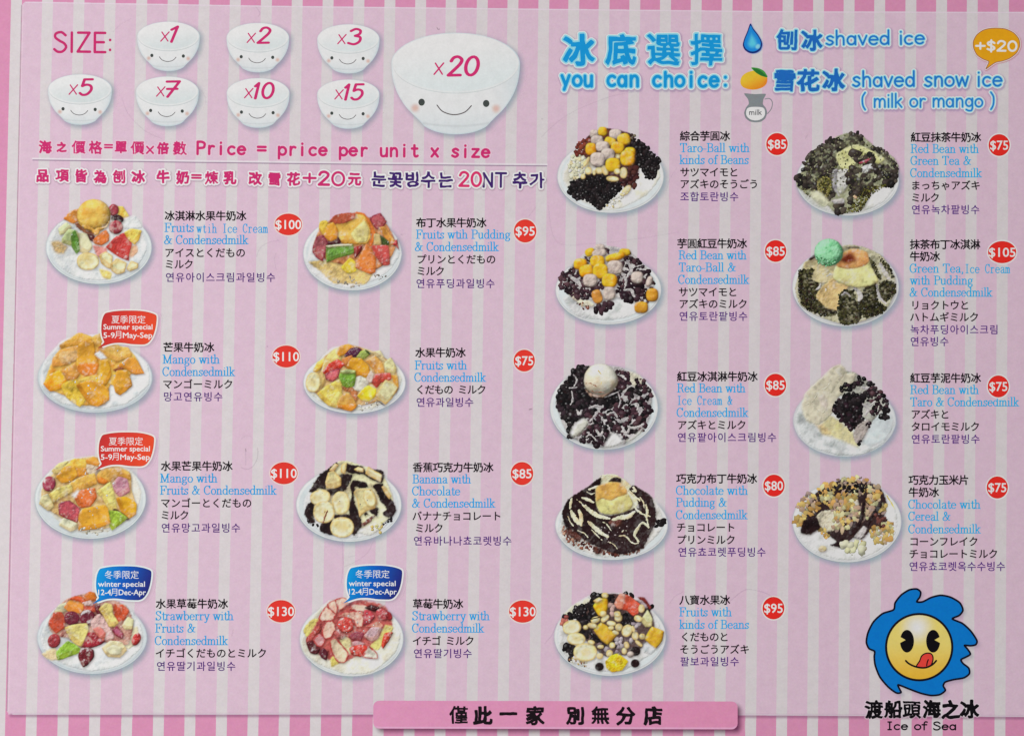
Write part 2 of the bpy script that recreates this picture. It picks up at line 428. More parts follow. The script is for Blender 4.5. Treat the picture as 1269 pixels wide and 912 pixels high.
def art_text(name, items, parent, fill, layers, st=0.45, label=None):
    """outlined display lettering. items: ('g', ch, cx, cy, em, bold) or ('s', glyph polylines, half width).
    layers: (grow, colour, alpha, dx, dy, soft, part name) drawn beneath the fill"""
    pad = max([l[0] + l[5] for l in layers] + [0]) + 2
    Fs = []
    for it in items:
        if it[0] == 'g':
            w = it[5] * weight(it[1])
            F, b = glyph_sdf(it[1], it[2], it[3], it[4], st, pad + w, hand=.05); F = F - w
        else:
            A = np.concatenate([l[:-1] for l in it[1]]); B = np.concatenate([l[1:] for l in it[1]]); al = np.concatenate([A, B]); m = it[2] + pad
            b = (al[:, 0].min() - m, al[:, 1].min() - m, al[:, 0].max() + m, al[:, 1].max() + m)
            X, Y = grid(b, st); F = seg_dist(X, Y, A, B) - it[2]
        Fs.append((F, b))
    u = np.mean([b[0] for F, b in Fs])
    # neighbours whose outlines overlap share one field
    b = (min(q[1][0] for q in Fs), min(q[1][1] for q in Fs), max(q[1][2] for q in Fs), max(q[1][3] for q in Fs))
    X, Y = grid(b, st); G = np.full(X.shape, 50.0); bx, by = b[0], b[1]
    for F, q in Fs:
        j = int(round((q[0] - bx) / st)); i = int(round((q[1] - by) / st))
        h, w = F.shape; h = min(h, G.shape[0] - i); w = min(w, G.shape[1] - j)
        G[i:i + h, j:j + w] = np.minimum(G[i:i + h, j:j + w], F[:h, :w])
    G[0, :] = G[-1, :] = 50; G[:, 0] = G[:, -1] = 50
    D = []
    for grow, c, al, dx, dy, soft, nm in layers:
        C = rgba(pig(c, u), G.shape, al)
        if soft: C[..., 3] = al * sstep(soft, -soft, G - grow)
        D.append((nm, nextz(), field_mesh(G - grow - soft, C, bx + dx, by + dy, st)))
    top = emit(name, field_mesh(G, rgba(pig(fill, u), G.shape), bx, by, st), parent, label)
    for nm, z, (U, V, CC, P) in D:
        x, y = world_xy(U, V)
        mesh_obj(nm, np.stack([x, y, np.full(len(x), z)], 1), P, CC, top)
    return top
# ------------------------------------------------------------------ the menu card
def quadsheet(name, quads, c, parent, alpha=1.0, mat=None):
    """flat quads; each is four (u, v) corners, one colour"""
    U = []; P = []; C = []
    for i, q in enumerate(quads):
        q = np.asarray(q, float); U.append(q); P.append([4 * i + 3, 4 * i + 2, 4 * i + 1, 4 * i]); C.append(rgba(pig(c, 300), (4,), alpha))
    U = np.concatenate(U)
    return emit(name, (U[:, 0], U[:, 1], np.concatenate(C), [np.array(P)]), parent, None, mat)
PANEL_PINK = (215, 187, 205); STRIPE_WHITE = (213, 206, 209)
EXT = 90                              # the card runs on a little past the photograph on every side
def card():
    x0, y0 = world_xy(-EXT, 912 + EXT); x1, y1 = world_xy(1269 + EXT, -EXT); z = 1.997e-4; t = -1.6e-3
    V = np.array([(x0, y0, t), (x1, y0, t), (x1, y1, t), (x0, y1, t), (x0, y0, z), (x1, y0, z), (x1, y1, z), (x0, y1, z)])
    P = [np.array([(4, 5, 6, 7), (3, 2, 1, 0), (0, 1, 5, 4), (1, 2, 6, 5), (2, 3, 7, 6), (3, 0, 4, 7)])]
    return mesh_obj("menu", V, P, rgba(pig((213, 143, 178), 300), (8,)), None, CARD)
MENU = card()
MENU["label"] = "pink striped printed shaved ice menu with dish photos, prices and smiling bowls"
MENU["category"] = "menu"
TOP = [(-200, 0), (30, 2.6), (340, 7.8), (650, 11.2), (970, 14.5), (1269, 15.4), (1500, 16)]
BOT = [(-200, 885), (200, 885), (600, 884.6), (1000, 886.2), (1269, 887.8), (1500, 889)]
ytop = lambda u: float(np.interp(u, *zip(*TOP))); ybot = lambda u: float(np.interp(u, *zip(*BOT)))
def panel():
    r = 6; L = lambda v: 27.6 - 18.8 * v / 880
    p = [(1480, ytop(1480))]
    for u in range(1400, 40, -60): p.append((u, ytop(u)))
    a, b = L(4), ytop(32)
    for t in np.linspace(0, 90, 6): p.append((a + r - r * math.sin(math.radians(t)), b + r - r * math.cos(math.radians(t))))
    a, b = L(885), 885
    for t in np.linspace(0, 90, 6): p.append((a + r - r * math.cos(math.radians(t)), b - r + r * math.sin(math.radians(t))))
    for u in range(60, 1481, 60): p.append((u, ybot(u)))
    return np.array(p[::-1] if False else p)
PANEL = panel()
def flat_poly(name, p, c, parent, alpha=1.0):
    n = len(p); o = emit(name, (p[:, 0], p[:, 1], rgba(pig(c, 300), (n,), alpha), [np.arange(n)[None, :]]), parent)
    if o.data.polygons[0].normal.z < 0: o.data.flip_normals()
    return o
PN = flat_poly("panel", PANEL, PANEL_PINK, MENU)
SX = [14, 52.5, 91.4, 130, 169.2, 208, 246.5, 285, 323.6, 361.7, 400, 438.2, 476.6, 514.7, 552.5, 591, 629, 667.3, 704.4, 742, 780, 818, 856, 894.3, 932, 969.8, 1007.6, 1045.4, 1083.3, 1122, 1160, 1198, 1236.7]
SX = [14 - 38.6 * k for k in (3, 2, 1)] + SX + [1236.7 + 38.4 * k for k in (1, 2, 3)]
lean = lambda x: -0.0235 + 1.5e-5 * x
def stripes():
    q = []; e = []
    for x in SX:
        k = lean(x); f = lambda v, w: (x + w + k * v, v)
        q.append((f(-EXT, 0), f(-EXT, 13.5), f(912 + EXT, 13.5), f(912 + EXT, 0)))
    quadsheet("stripe_pattern", q, STRIPE_WHITE, MENU)
stripes()
def record_ground():
    """the pigment record starts as panel and stripes"""
    X, Y = np.meshgrid(CU + np.arange(PRINT.shape[1]) * CST, CV + np.arange(PRINT.shape[0]) * CST)
    PRINT[:] = pig((213, 143, 178), 300)
    left = 27.6 - 18.8 * Y / 880
    inp = (X > left) & (Y > np.interp(X, *zip(*TOP))) & (Y < np.interp(X, *zip(*BOT)))
    PRINT[inp] = pig(PANEL_PINK, 300)
    for x in SX:
        o = X - (x + lean(x) * Y); PRINT[(o > 0) & (o < 13.5)] = pig(STRIPE_WHITE, 300)
record_ground()
def panel_edge():
    """the printed bevel round the panel: a dark line outside, a pale one inside"""
    us = np.linspace(14, 1350, 60)
    strokes("panel_shade", [np.array([(u, ybot(u) + 1.0) for u in us])], 1.0, (126, 76, 112), MENU, alpha=.62, soft=3.2, st=.8)
    line = np.array([(27.0, 7.5), (8.8, 880)])
    strokes("panel_line", [line], .7, (168, 138, 154), MENU, alpha=.75, soft=.5)
    strokes("panel_line", [line + np.array([1.7, 0])], .6, (232, 206, 220), MENU, alpha=.8, soft=.5)
    top = np.array([(u, ytop(u) + .8) for u in np.linspace(32, 1340, 40)])
    strokes("panel_line", [top], .6, (230, 204, 218), MENU, alpha=.7, soft=.5)
    bt = np.array([(u, ybot(u) - .8) for u in np.linspace(16, 1340, 40)])
    strokes("panel_line", [bt], .6, (232, 208, 222), MENU, alpha=.7, soft=.5)
panel_edge()
# ------------------------------------------------------------------ printed food photographs
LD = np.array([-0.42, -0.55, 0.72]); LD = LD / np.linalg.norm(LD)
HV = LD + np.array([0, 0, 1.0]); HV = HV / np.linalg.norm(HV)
# kind: colour, second colour, roundness (layout units), bumpiness, wet highlight, mottling frequency, ragged edge, soft edge, edge colour
K = {
 'ice':     ((226,228,226), (196,203,206), 5, .24, .05, .22, .7, 2.6, None),
 'icewarm': ((228,224,212), (205,200,180), 5, .24, .05, .22, .7, 2.6, None),
 'mango':   ((253,184,44),  (242,148,22), 4.5, .22, .55, .22, .25, 0, None),
 'mangopale':((250,200,88), (240,166,48), 4.5, .28, .60, .25, .3, .3, None),
 'syrup':   ((226,196,112), (206,168,80), 3, .40, .30, .30, .8, 1.6, None),
 'pine':    ((240,212,104), (224,182,62), 4, .30, .35, .35, .3, 0, None),
 'orange':  ((240,140,50),  (222,108,34), 4.5, .22, .60, .25, .25, 0, None),
 'papaya':  ((226,100,48),  (202,66,36), 4.5, .25, .60, .25, .25, 0, None),
 'melonred':((212,72,58),   (178,42,46), 4, .32, .55, .30, .3, 0, None),
 'strawb':  ((184,40,50),   (116,18,34), 5, .30, .80, .50, .2, 0, None),
 'sslice':  ((236,200,180), (222,160,140), 3, .25, .50, .30, .2, 0, (178,52,52)),
 'dragon':  ((200,112,122), (160,62,84), 4, .30, .50, .40, .3, 0, (140,44,66)),
 'dragonpale':((206,150,164),(178,112,136), 4, .30, .40, .40, .3, 0, None),
 'grape':   ((120,32,50),   (66,16,32), 5.5, .20, 1.0, .35, .15, 0, None),
 'kiwi':    ((134,180,66),  (92,142,44), 4, .34, .50, .45, .3, 0, None),
 'rind':    ((84,128,48),   (56,96,34), 3, .28, .60, .40, .3, 0, None),
 'pale':    ((222,214,162), (204,196,132), 4, .24, .45, .25, .3, .2, None),
 'banana':  ((242,231,188), (226,206,140), 3.5, .16, .25, .30, .2, 0, (214,188,120)),
 'custard': ((222,196,110), (196,160,70), 6, .22, .35, .22, .3, 0, None),
 'caramel': ((226,160,78),  (196,112,44), 5, .25, .45, .25, .4, 0, None),
 'burnt':   ((126,52,28),   (96,34,20), 3, .25, .40, .30, .5, 2.0, None),
 'brown':   ((150,92,62),   (110,58,42), 3, .45, .40, .45, .8, .4, None),
 'dark':    ((52,30,30),    (30,18,20), 3, .30, .25, .35, .7, .5, None),
 'choc':    ((38,22,24),    (24,14,16), 3.2, .20, .10, .30, .9, .5, None),
 'chocbrown':((92,52,44),   (48,26,26), 3, .50, .40, .50, 1.2, .6, None),
 'cream':   ((232,218,186), (212,192,150), 3, .30, .35, .30, .6, .2, None),
 'milk':    ((186,182,180), (152,148,150), 4, .50, .45, .35, .8, .4, None),
 'milkgreen':((204,204,150),(178,178,112), 5, .40, .40, .30, .8, .8, None),
 'taropaste':((200,194,172),(176,170,148), 6, .22, .40, .28, .6, .3, None),
 'gold':    ((244,178,40),  (226,144,24), 6, .16, .35, .30, .15, 0, None),
 'tarogrey':((198,184,174), (172,156,148), 6, .22, .15, .50, .15, 0, None),
 'icecream':((238,196,98),  (218,164,66), 16, .20, .10, .25, .2, 0, None),
 'vanilla': ((232,222,204), (212,198,172), 18, .16, .08, .22, .2, 0, None),
 'matchacream':((146,208,162),(104,176,124), 14, .22, .12, .55, .3, 0, None),
}
CHUNK = {'mango', 'mangopale', 'pine', 'orange', 'papaya', 'melonred', 'dragon', 'dragonpale', 'kiwi', 'pale', 'banana', 'rind'}
def paint(X, Y, F, kind, seed, u, col=None, col2=None, rk=1.0, bk=1.0, side=None):
    c, c2, R, bump, spec, fq, _, _, ec = K[kind]
    if col is not None: c = col; c2 = tuple(int(t * .80) for t in col) if col2 is None else col2
    R = R * rk; bump = bump * bk
    d = np.clip(-F, 0, R)
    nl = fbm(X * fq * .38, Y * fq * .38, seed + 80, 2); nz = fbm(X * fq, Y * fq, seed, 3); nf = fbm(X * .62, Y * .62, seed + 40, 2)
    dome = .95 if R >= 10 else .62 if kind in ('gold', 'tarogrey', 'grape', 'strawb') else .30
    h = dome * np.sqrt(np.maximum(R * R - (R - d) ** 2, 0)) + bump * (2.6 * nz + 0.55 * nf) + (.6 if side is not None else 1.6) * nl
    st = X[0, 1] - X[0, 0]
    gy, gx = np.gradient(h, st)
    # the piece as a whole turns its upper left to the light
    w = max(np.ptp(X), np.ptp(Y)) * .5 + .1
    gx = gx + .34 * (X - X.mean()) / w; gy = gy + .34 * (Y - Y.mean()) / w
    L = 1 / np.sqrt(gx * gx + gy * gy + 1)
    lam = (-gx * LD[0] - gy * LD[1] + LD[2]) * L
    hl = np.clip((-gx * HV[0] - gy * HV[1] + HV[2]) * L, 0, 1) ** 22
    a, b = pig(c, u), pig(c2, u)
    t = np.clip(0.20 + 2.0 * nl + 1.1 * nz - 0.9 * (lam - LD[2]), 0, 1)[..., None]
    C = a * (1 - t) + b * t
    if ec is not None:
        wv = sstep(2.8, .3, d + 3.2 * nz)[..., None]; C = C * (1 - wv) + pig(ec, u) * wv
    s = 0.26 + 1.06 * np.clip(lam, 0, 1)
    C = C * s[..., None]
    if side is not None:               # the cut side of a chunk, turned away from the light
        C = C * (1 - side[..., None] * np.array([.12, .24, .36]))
    # melted milk drawn pale across the pieces; shadow blotches painted in dark
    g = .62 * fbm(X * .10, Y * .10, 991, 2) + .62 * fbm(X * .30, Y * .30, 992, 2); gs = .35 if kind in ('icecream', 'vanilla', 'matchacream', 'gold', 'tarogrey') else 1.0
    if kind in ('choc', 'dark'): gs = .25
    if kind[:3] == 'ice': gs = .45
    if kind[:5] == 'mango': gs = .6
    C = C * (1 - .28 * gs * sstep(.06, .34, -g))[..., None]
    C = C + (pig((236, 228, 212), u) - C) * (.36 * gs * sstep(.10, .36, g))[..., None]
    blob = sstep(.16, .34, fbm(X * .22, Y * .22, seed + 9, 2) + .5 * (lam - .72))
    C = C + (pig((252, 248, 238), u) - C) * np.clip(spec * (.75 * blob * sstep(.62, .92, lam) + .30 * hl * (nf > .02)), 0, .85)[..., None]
    return np.clip(C, .004, .93)
SEED = [7]
def piece(parent, name, kind, p, smooth=.30, col=None, col2=None, rk=1.0, bk=1.0, wob=None, soft=None, alpha=1.0, st=.62, label=None, facet=False, veil=0):
    SEED[0] += 13; sd = SEED[0]
    k = K[kind]; w = k[6] if wob is None else wob; so = max(k[7] if soft is None else soft, .7)
    q = catmull(p, True, 4, smooth)
    m = w + so + 5
    b = (q[:, 0].min() - m, q[:, 1].min() - m, q[:, 0].max() + m, q[:, 1].max() + m)
    X, Y = grid(b, st); F = poly_sdf(X, Y, q) + w * 2.2 * fbm(X * .55, Y * .55, sd + 5, 2)
    side = None
    if facet:
        e = min(.30 * np.ptp(q[:, 1]), 6.5); tl = (1, -1)[sd % 2] * e * .35
        side = sstep(-.4, .8, poly_sdf(X + tl, Y + e, q)) * (F < .5)
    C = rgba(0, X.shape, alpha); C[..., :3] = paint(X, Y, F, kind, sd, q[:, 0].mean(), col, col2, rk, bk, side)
    C[..., 3] = alpha * sstep(so, -so, F)
    if veil: C[..., 3] *= sstep(-.02, .16, fbm(X * .34, Y * .42, sd, 3))
    G = F - so
    if so < 1.2:                       # contact shadow painted below and to the right of the piece
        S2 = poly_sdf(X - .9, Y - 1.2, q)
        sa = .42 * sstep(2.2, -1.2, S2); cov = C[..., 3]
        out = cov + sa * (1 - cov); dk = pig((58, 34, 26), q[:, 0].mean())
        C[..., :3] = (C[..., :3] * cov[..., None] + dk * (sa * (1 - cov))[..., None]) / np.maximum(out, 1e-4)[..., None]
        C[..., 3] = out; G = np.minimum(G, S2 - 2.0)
    G[0, :] = G[-1, :] = 9; G[:, 0] = G[:, -1] = 9
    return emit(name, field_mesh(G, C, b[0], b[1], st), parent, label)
def superell(cx, cy, rx, ry, rot=0, e=2.6, n=26):
    t = np.linspace(0, 2 * np.pi, n, endpoint=False)
    x = rx * np.sign(np.cos(t)) * np.abs(np.cos(t)) ** (2 / e); y = ry * np.sign(np.sin(t)) * np.abs(np.sin(t)) ** (2 / e)
    c = math.cos(math.radians(rot)); s = math.sin(math.radians(rot))
    return np.stack([cx + x * c - y * s, cy + x * s + y * c], 1)
def scatter(parent, name, poly, n, r0, r1, cols, asp=.55, spec=.5, base=None, seed=None, st=.5, jag=.28, gap=.55, flake=False):
    """many small grains or beans heaped in one area of the photograph"""
    SEED[0] += 13; rnd = random.Random(SEED[0])
    if cols is BEAN: n = int(n * 1.5); r0 *= .8
    q = catmull(poly, True, 4, .3); u = q[:, 0].mean()
    m = r1 + 2
    b = (q[:, 0].min() - m, q[:, 1].min() - m, q[:, 0].max() + m, q[:, 1].max() + m)
    X, Y = grid(b, st); F = np.full(X.shape, 9.0); C = rgba(0, X.shape)
    if base is not None:
        F = poly_sdf(X, Y, q) + 1.0 * fbm(X * .5, Y * .5, SEED[0], 2) * 2 + 1.0
        C[..., :3] = paint(X, Y, F, base, SEED[0], u)
    A = q; B = np.roll(q, -1, 0); done = []; tries = 0
    while len(done) < n and tries < n * 40:
        tries += 1
        x = rnd.uniform(b[0], b[2]); y = rnd.uniform(b[1], b[3])
        if not inside(np.array([x]), np.array([y]), A, B)[0]: continue
        r = rnd.uniform(r0, r1)
        if any((x - a) ** 2 + (y - c) ** 2 < (gap * (r + e)) ** 2 for a, c, e in done): continue
        done.append((x, y, r))
    done.sort(key=lambda t: t[1])
    for x, y, r in done:
        rx = r; ry = r * rnd.uniform(asp, 1); an = rnd.uniform(0, 3.14); c = math.cos(an); s = math.sin(an)
        j0 = max(int((x - r * 1.5 - b[0]) / st), 0); j1 = int((x + r * 1.5 - b[0]) / st) + 2
        i0 = max(int((y - r * 1.5 - b[1]) / st), 0); i1 = int((y + r * 1.5 - b[1]) / st) + 2
        xs = X[i0:i1, j0:j1] - x; ys = Y[i0:i1, j0:j1] - y
        lx = (xs * c + ys * s) / rx; ly = (-xs * s + ys * c) / ry
        d = np.sqrt(lx * lx + ly * ly)
        if jag: d = d + jag * fbm(X[i0:i1, j0:j1] * 1.5 / max(r, 1), Y[i0:i1, j0:j1] * 1.5 / max(r, 1), int(x * 7 + y * 13), 2) * 2.4
        if flake:
            th = np.arctan2(ly, lx); kk = rnd.choice((3, 4, 5)); d = d / (.80 + .22 * np.abs(np.sin(kk * th * .5 + rnd.uniform(0, 6))) + .16 * np.sin(2 * th + rnd.uniform(0, 6)))
        k = d < 1
        nx = xs / r; ny = ys / r; nzz = np.sqrt(np.clip(1 - d * d, .05, 1))
        if flake: nx = nx * .25 + rnd.uniform(-.5, .5) + .5 * lx * abs(s); ny = ny * .25 + rnd.uniform(-.4, .6); nzz = .72 - .25 * (d > .8)
        lam = np.clip(nx * LD[0] + ny * LD[1] + nzz * LD[2], 0, 1)
        hl = np.clip(nx * HV[0] + ny * HV[1] + nzz * HV[2], 0, 1) ** 40
        base_c = pig(cols[rnd.randrange(len(cols))], u)
        cc = base_c * (.40 + .80 * lam)[..., None] * rnd.uniform(.8, 1.12)
        cc = cc + (pig((235, 232, 228), u) - cc) * np.clip(hl * spec * rnd.choice((0, .1, .2, .6)), 0, .8)[..., None]
        C[i0:i1, j0:j1, :3][k] = np.clip(cc, .004, .93)[k]
        sub = F[i0:i1, j0:j1]; np.minimum(sub, (d - 1) * r, out=sub)
    F[0, :] = F[-1, :] = 9; F[:, 0] = F[:, -1] = 9
    return emit(name, field_mesh(F, C, b[0], b[1], st), parent)
def swirl(parent, name, kind, line, w, w1=None, rk=.6):
    """a poured ribbon of sauce or milk"""
    SEED[0] += 13
    q = catmull(line, False, 5, .5); n = len(q); ww = np.interp(np.arange(n), [0, n * .5, n - 1], [w * .55, w, (w1 or w * .5)])
    m = w + 2
    b = (q[:, 0].min() - m, q[:, 1].min() - m, q[:, 0].max() + m, q[:, 1].max() + m); st = .5
    X, Y = grid(b, st); F = np.full(X.shape, 99.0)
    for i in range(n - 1):
        F = np.minimum(F, seg_dist(X, Y, q[i:i + 1], q[i + 1:i + 2]) - (ww[i] + ww[i + 1]) / 2)
    F = F + .9 * fbm(X * .5, Y * .5, SEED[0], 2) * 2
    C = rgba(0, X.shape); C[..., :3] = paint(X, Y, F, kind, SEED[0], q[:, 0].mean(), rk=rk)
    F[0, :] = F[-1, :] = 9; F[:, 0] = F[:, -1] = 9
    return emit(name, field_mesh(F, C, b[0], b[1], st), parent)
class Dish:
    def __init__(s, label, x0, y0, k, cx, cy, rx, ry, glass=False, tone=(222, 228, 228)):
        s.x0, s.y0, s.k = x0, y0, k
        cx, cy = s.xy(cx, cy); rx /= k; ry /= k
        # the picture: round plate seen from the side with its printed soft shadow
        b = (cx - rx - 9, cy - ry - 5, cx + rx + 11, cy + ry + 11); st = .7
        X, Y = grid(b, st)
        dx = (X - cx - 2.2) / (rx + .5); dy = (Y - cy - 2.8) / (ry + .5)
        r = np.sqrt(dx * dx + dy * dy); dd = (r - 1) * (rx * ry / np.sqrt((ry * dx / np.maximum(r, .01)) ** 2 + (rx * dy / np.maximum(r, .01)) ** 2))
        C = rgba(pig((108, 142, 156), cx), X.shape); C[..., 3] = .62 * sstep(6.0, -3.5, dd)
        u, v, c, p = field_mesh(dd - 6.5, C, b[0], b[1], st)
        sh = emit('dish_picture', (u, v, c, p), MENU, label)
        s.o = sh
        q = ell(cx, cy, rx, ry, 0, 64)
        X, Y = grid(b, st); F = poly_sdf(X, Y, q)
        t = -F
        base = pig(tone, cx); inn = pig((206, 214, 216), cx)
        w = sstep(2.2, 4.5, t)[..., None]
        C = rgba(0, X.shape)
        col = base * (1 - w) + inn * w
        bot = sstep(0.0, .5, (Y - cy) / ry)
        line = np.exp(-((t - 2.4) / .7) ** 2) * bot * .30 + np.exp(-(t / .8) ** 2) * (.46 * bot + .30)
        hi = np.exp(-((t - 1.2) / .6) ** 2) * bot * .5
        col = col * (1 - line[..., None] * np.array([1, .86, .80]))
        col = col + (pig((246, 250, 250), cx) - col) * hi[..., None]
        col = col * (1 + .10 * fbm(X * .12, Y * .12, int(cx), 2) + .06 * fbm(X * .6, Y * .6, 3, 2))[..., None]
        C[..., :3] = np.clip(col, 0, .93); C[..., 3] = 1.0 if not glass else np.where(t < 1.6, .72, .9)
        emit('plate', field_mesh(F, C, b[0], b[1], st), s.o)
    def xy(s, x, y): return s.x0 + x / s.k, s.y0 + y / s.k
    def P(s, t):
        p = pts(t) if isinstance(t, str) else np.asarray(t, float)
        return np.stack([s.x0 + p[:, 0] / s.k, s.y0 + p[:, 1] / s.k], 1)
    def pc(s, name, kind, t, **kw):
        kw.setdefault('facet', kind in CHUNK and kw.get('soft', 0) < .7)
        if kw['facet']: kw.setdefault('smooth', .17)
        return piece(s.o, name, kind, s.P(t), **kw)
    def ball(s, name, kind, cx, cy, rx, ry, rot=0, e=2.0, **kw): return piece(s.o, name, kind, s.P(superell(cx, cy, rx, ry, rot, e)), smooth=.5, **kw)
    def sc(s, name, t, n, r0, r1, cols, **kw): return scatter(s.o, name, s.P(t), n, r0 / s.k, r1 / s.k, cols, **kw)
    def sw(s, name, kind, t, w, w1=None, **kw): return swirl(s.o, name, kind, s.P(t), w / s.k / 2, None if w1 is None else w1 / s.k / 2, **kw)
    def slice(s, name, cx, cy, rx, ry, rot=0, hx=0, hy=0):
        """a banana slice: pale disc, thin rim, seeded heart"""
        o = s.ball(name, 'banana', cx, cy, rx, ry, rot, 2.2)
        s.pc('banana_heart', 'banana', superell(cx + hx, cy + hy, rx * .45, ry * .42, rot, 2), col=(220, 202, 128), col2=(170, 146, 80), soft=2.4, rk=.3, alpha=.5)
        return o
BEAN = [(48, 32, 40), (66, 44, 52), (36, 24, 30), (84, 58, 64)]
BLACK = [(30, 26, 28), (22, 20, 22), (44, 38, 40)]
NUT = (240, 222, 180)
BEAN2 = [(48, 42, 40), (62, 54, 50), (36, 34, 32), (78, 72, 62)]
# ------------------------------------------------------------------ the dishes, picture by picture
def dish_ice_cream_fruit():
    d = Dish("picture of fruit ice topped with a round yellow ice cream scoop", 40, 235, 7.018, 580, 505, 460, 320)
    d.pc('shaved_ice', 'ice', "150,440 230,300 400,250 700,220 880,290 970,400 1000,520 900,680 640,790 400,770 220,650")
    d.pc('syrup', 'brown', "165,460 240,450 310,495 270,560 200,545", col=(206, 168, 92), soft=2.5, alpha=.85)
    d.pc('orange_slice', 'orange', "272,255 325,195 400,168 430,260 360,300", col=(228, 150, 62))
    d.pc('pineapple', 'pine', "735,150 790,148 845,235 815,265 750,240")
    d.pc('ice_chunk', 'ice', "780,260 900,230 960,330 860,350 800,340")
    d.ball('grape', 'grape', 708, 180, 46, 52, 0, col=(168, 62, 74))
    d.ball('grape', 'grape', 742, 258, 55, 38, 10, col=(56, 22, 32))
    d.ball('grape', 'grape', 728, 330, 62, 60, 20, col=(176, 60, 76))
    d.pc('apple_slice', 'pale', "228,335 300,285 345,330 275,390 240,395", col=(214, 222, 176))
    d.pc('pear', 'pale', "395,380 480,385 525,500 470,570 405,530", col=(222, 220, 180))
    d.pc('melon', 'pale', "262,420 315,345 390,360 405,430 340,490 258,460", col=(192, 208, 146))
    d.pc('melon_rind', 'rind', "335,395 372,352 402,420 415,530 385,560 345,500", col=(98, 150, 54))
    d.pc('plum', 'grape', "480,380 545,400 540,455 500,440", col=(96, 38, 40))
    d.pc('pink_syrup', 'syrup', "530,485 640,505 650,560 590,600 550,550", col=(224, 146, 136))
    d.pc('peach', 'syrup', "840,500 905,480 920,545 860,595 830,560", col=(230, 182, 146))
    d.pc('melon_chunk', 'melonred', "640,500 715,420 800,375 870,470 845,560 840,620 760,590 690,545", col=(200, 62, 58))
    d.pc('pineapple', 'pine', "800,375 860,340 952,358 930,440 892,480 840,440")
    d.pc('papaya_ball', 'papaya', "528,440 575,390 640,352 672,395 665,450 605,488 545,475", col=(222, 124, 52))
    d.pc('pineapple', 'pine', "585,690 690,720 680,780 615,765", soft=1.6, alpha=.9)
    d.slice('banana_slice', 485, 625, 96, 76, 0, 10, 0)
    d.pc('banana_chunk', 'banana', "583,570 640,540 700,580 690,690 650,680 600,640")
    d.pc('banana_chunk', 'banana', "820,690 860,620 922,645 918,685 850,712")
    d.pc('banana_chunk', 'banana', "686,650 735,598 822,640 802,720 740,738 690,705")
    d.pc('brown_crust', 'brown', "375,295 480,300 545,385 470,385 400,340")
    d.ball('ice_cream_scoop', 'icecream', 537, 226, 146, 141, 0, 2.05, bk=.7)
    d.pc('scoop_skirt', 'caramel', "402,285 440,310 500,318 540,345 575,330 640,318 668,280 650,330 600,358 572,392 545,398 520,358 470,342 425,318", col=(222, 168, 76), wob=.8, soft=.9)
def dish_pudding_fruit():
    d = Dish("picture of fruit ice with a caramel pudding between fruit chunks", 360, 250, 7.465, 573, 482, 455, 343)
    d.pc('shaved_ice', 'ice', "150,560 190,380 300,240 700,170 940,300 1015,480 930,620 800,720 560,800 350,750 200,660")
    d.pc('syrup', 'syrup', "170,560 340,540 620,560 760,650 700,760 560,760 400,755 270,640", col=(228, 192, 104), alpha=.9)
    d.pc('fruit_heap', 'mangopale', "210,430 270,250 420,140 600,110 760,160 890,210 980,400 900,560 760,640 560,600 330,540", col=(206, 140, 84), col2=(140, 70, 44), facet=False, bk=1.4, soft=.8)
    d.pc('pineapple', 'pine', "262,250 275,185 330,172 362,220 310,310", col=(222, 190, 72))
    d.pc('orange_strip', 'orange', "590,98 680,108 745,190 790,300 745,425 700,330", col=(230, 122, 46))
    d.pc('pudding', 'custard', "420,210 500,150 600,118 680,130 730,220 742,330 700,395 580,395 460,380 440,280", col=(226, 182, 84), col2=(200, 140, 50), rk=1.4)
    d.pc('pudding_side', 'custard', "560,300 640,210 690,180 728,270 705,370 610,375", col=(234, 214, 140), soft=1.4)
    d.pc('caramel_top', 'burnt', "365,178 415,125 520,104 600,108 595,160 500,200 430,208 385,198", col=(176, 82, 56), soft=.6)
    d.pc('dark_plum', 'grape', "340,370 440,325 470,388 400,402 345,405", col=(84, 28, 40))
    d.pc('mango_chunk', 'mango', "308,300 340,215 395,192 442,265 430,345 375,368 318,335", col=(234, 160, 56))
    d.pc('dragonfruit_chunk', 'dragon', "203,430 240,330 300,308 345,370 330,450 300,552 240,520 205,470", col=(176, 92, 98))
    d.pc('dragonfruit_chunk', 'dragon', "733,145 830,105 890,185 862,232 800,262 750,200", col=(190, 92, 98))
    d.pc('mango_strip', 'orange', "815,240 870,232 930,310 975,390 920,405 860,310", col=(234, 164, 76))
    d.pc('cherry', 'grape', "945,400 985,342 1002,440 970,412", col=(190, 60, 60))
    d.pc('kiwi_rind', 'rind', "790,290 850,320 910,370 912,405 780,402", col=(70, 92, 42))
    d.pc('pear', 'pale', "772,300 825,305 842,402 775,398", col=(206, 182, 124))
    d.pc('melon_chunk', 'melonred', "750,410 905,408 920,580 862,592 780,500", col=(204, 84, 80))
    d.pc('berry_chunk', 'grape', "578,425 662,408 655,460 600,525 585,480", col=(166, 50, 50))
    d.pc('pineapple', 'pine', "470,610 550,520 600,560 610,640 530,665", col=(232, 198, 60), soft=.8)
    d.pc('papaya_wedge', 'papaya', "598,605 640,500 700,392 735,410 792,530 785,655 740,672 640,632", col=(234, 132, 60))
    d.pc('kiwi_chunk', 'kiwi', "330,430 340,412 575,398 582,482 430,525 335,562", col=(118, 168, 70))
    d.pc('kiwi_edge', 'pale', "330,408 460,394 572,394 562,412 450,414 348,428", col=(224, 226, 190))
    d.sc('ice_grain', "430,720 560,690 640,780 500,790", 12, 6, 16, [(190, 180, 165), (150, 140, 125)], jag=.4)
    d.sc('ice_grain', "740,690 840,660 900,700 800,730", 8, 6, 14, [(190, 180, 165), (130, 120, 110)], jag=.4)
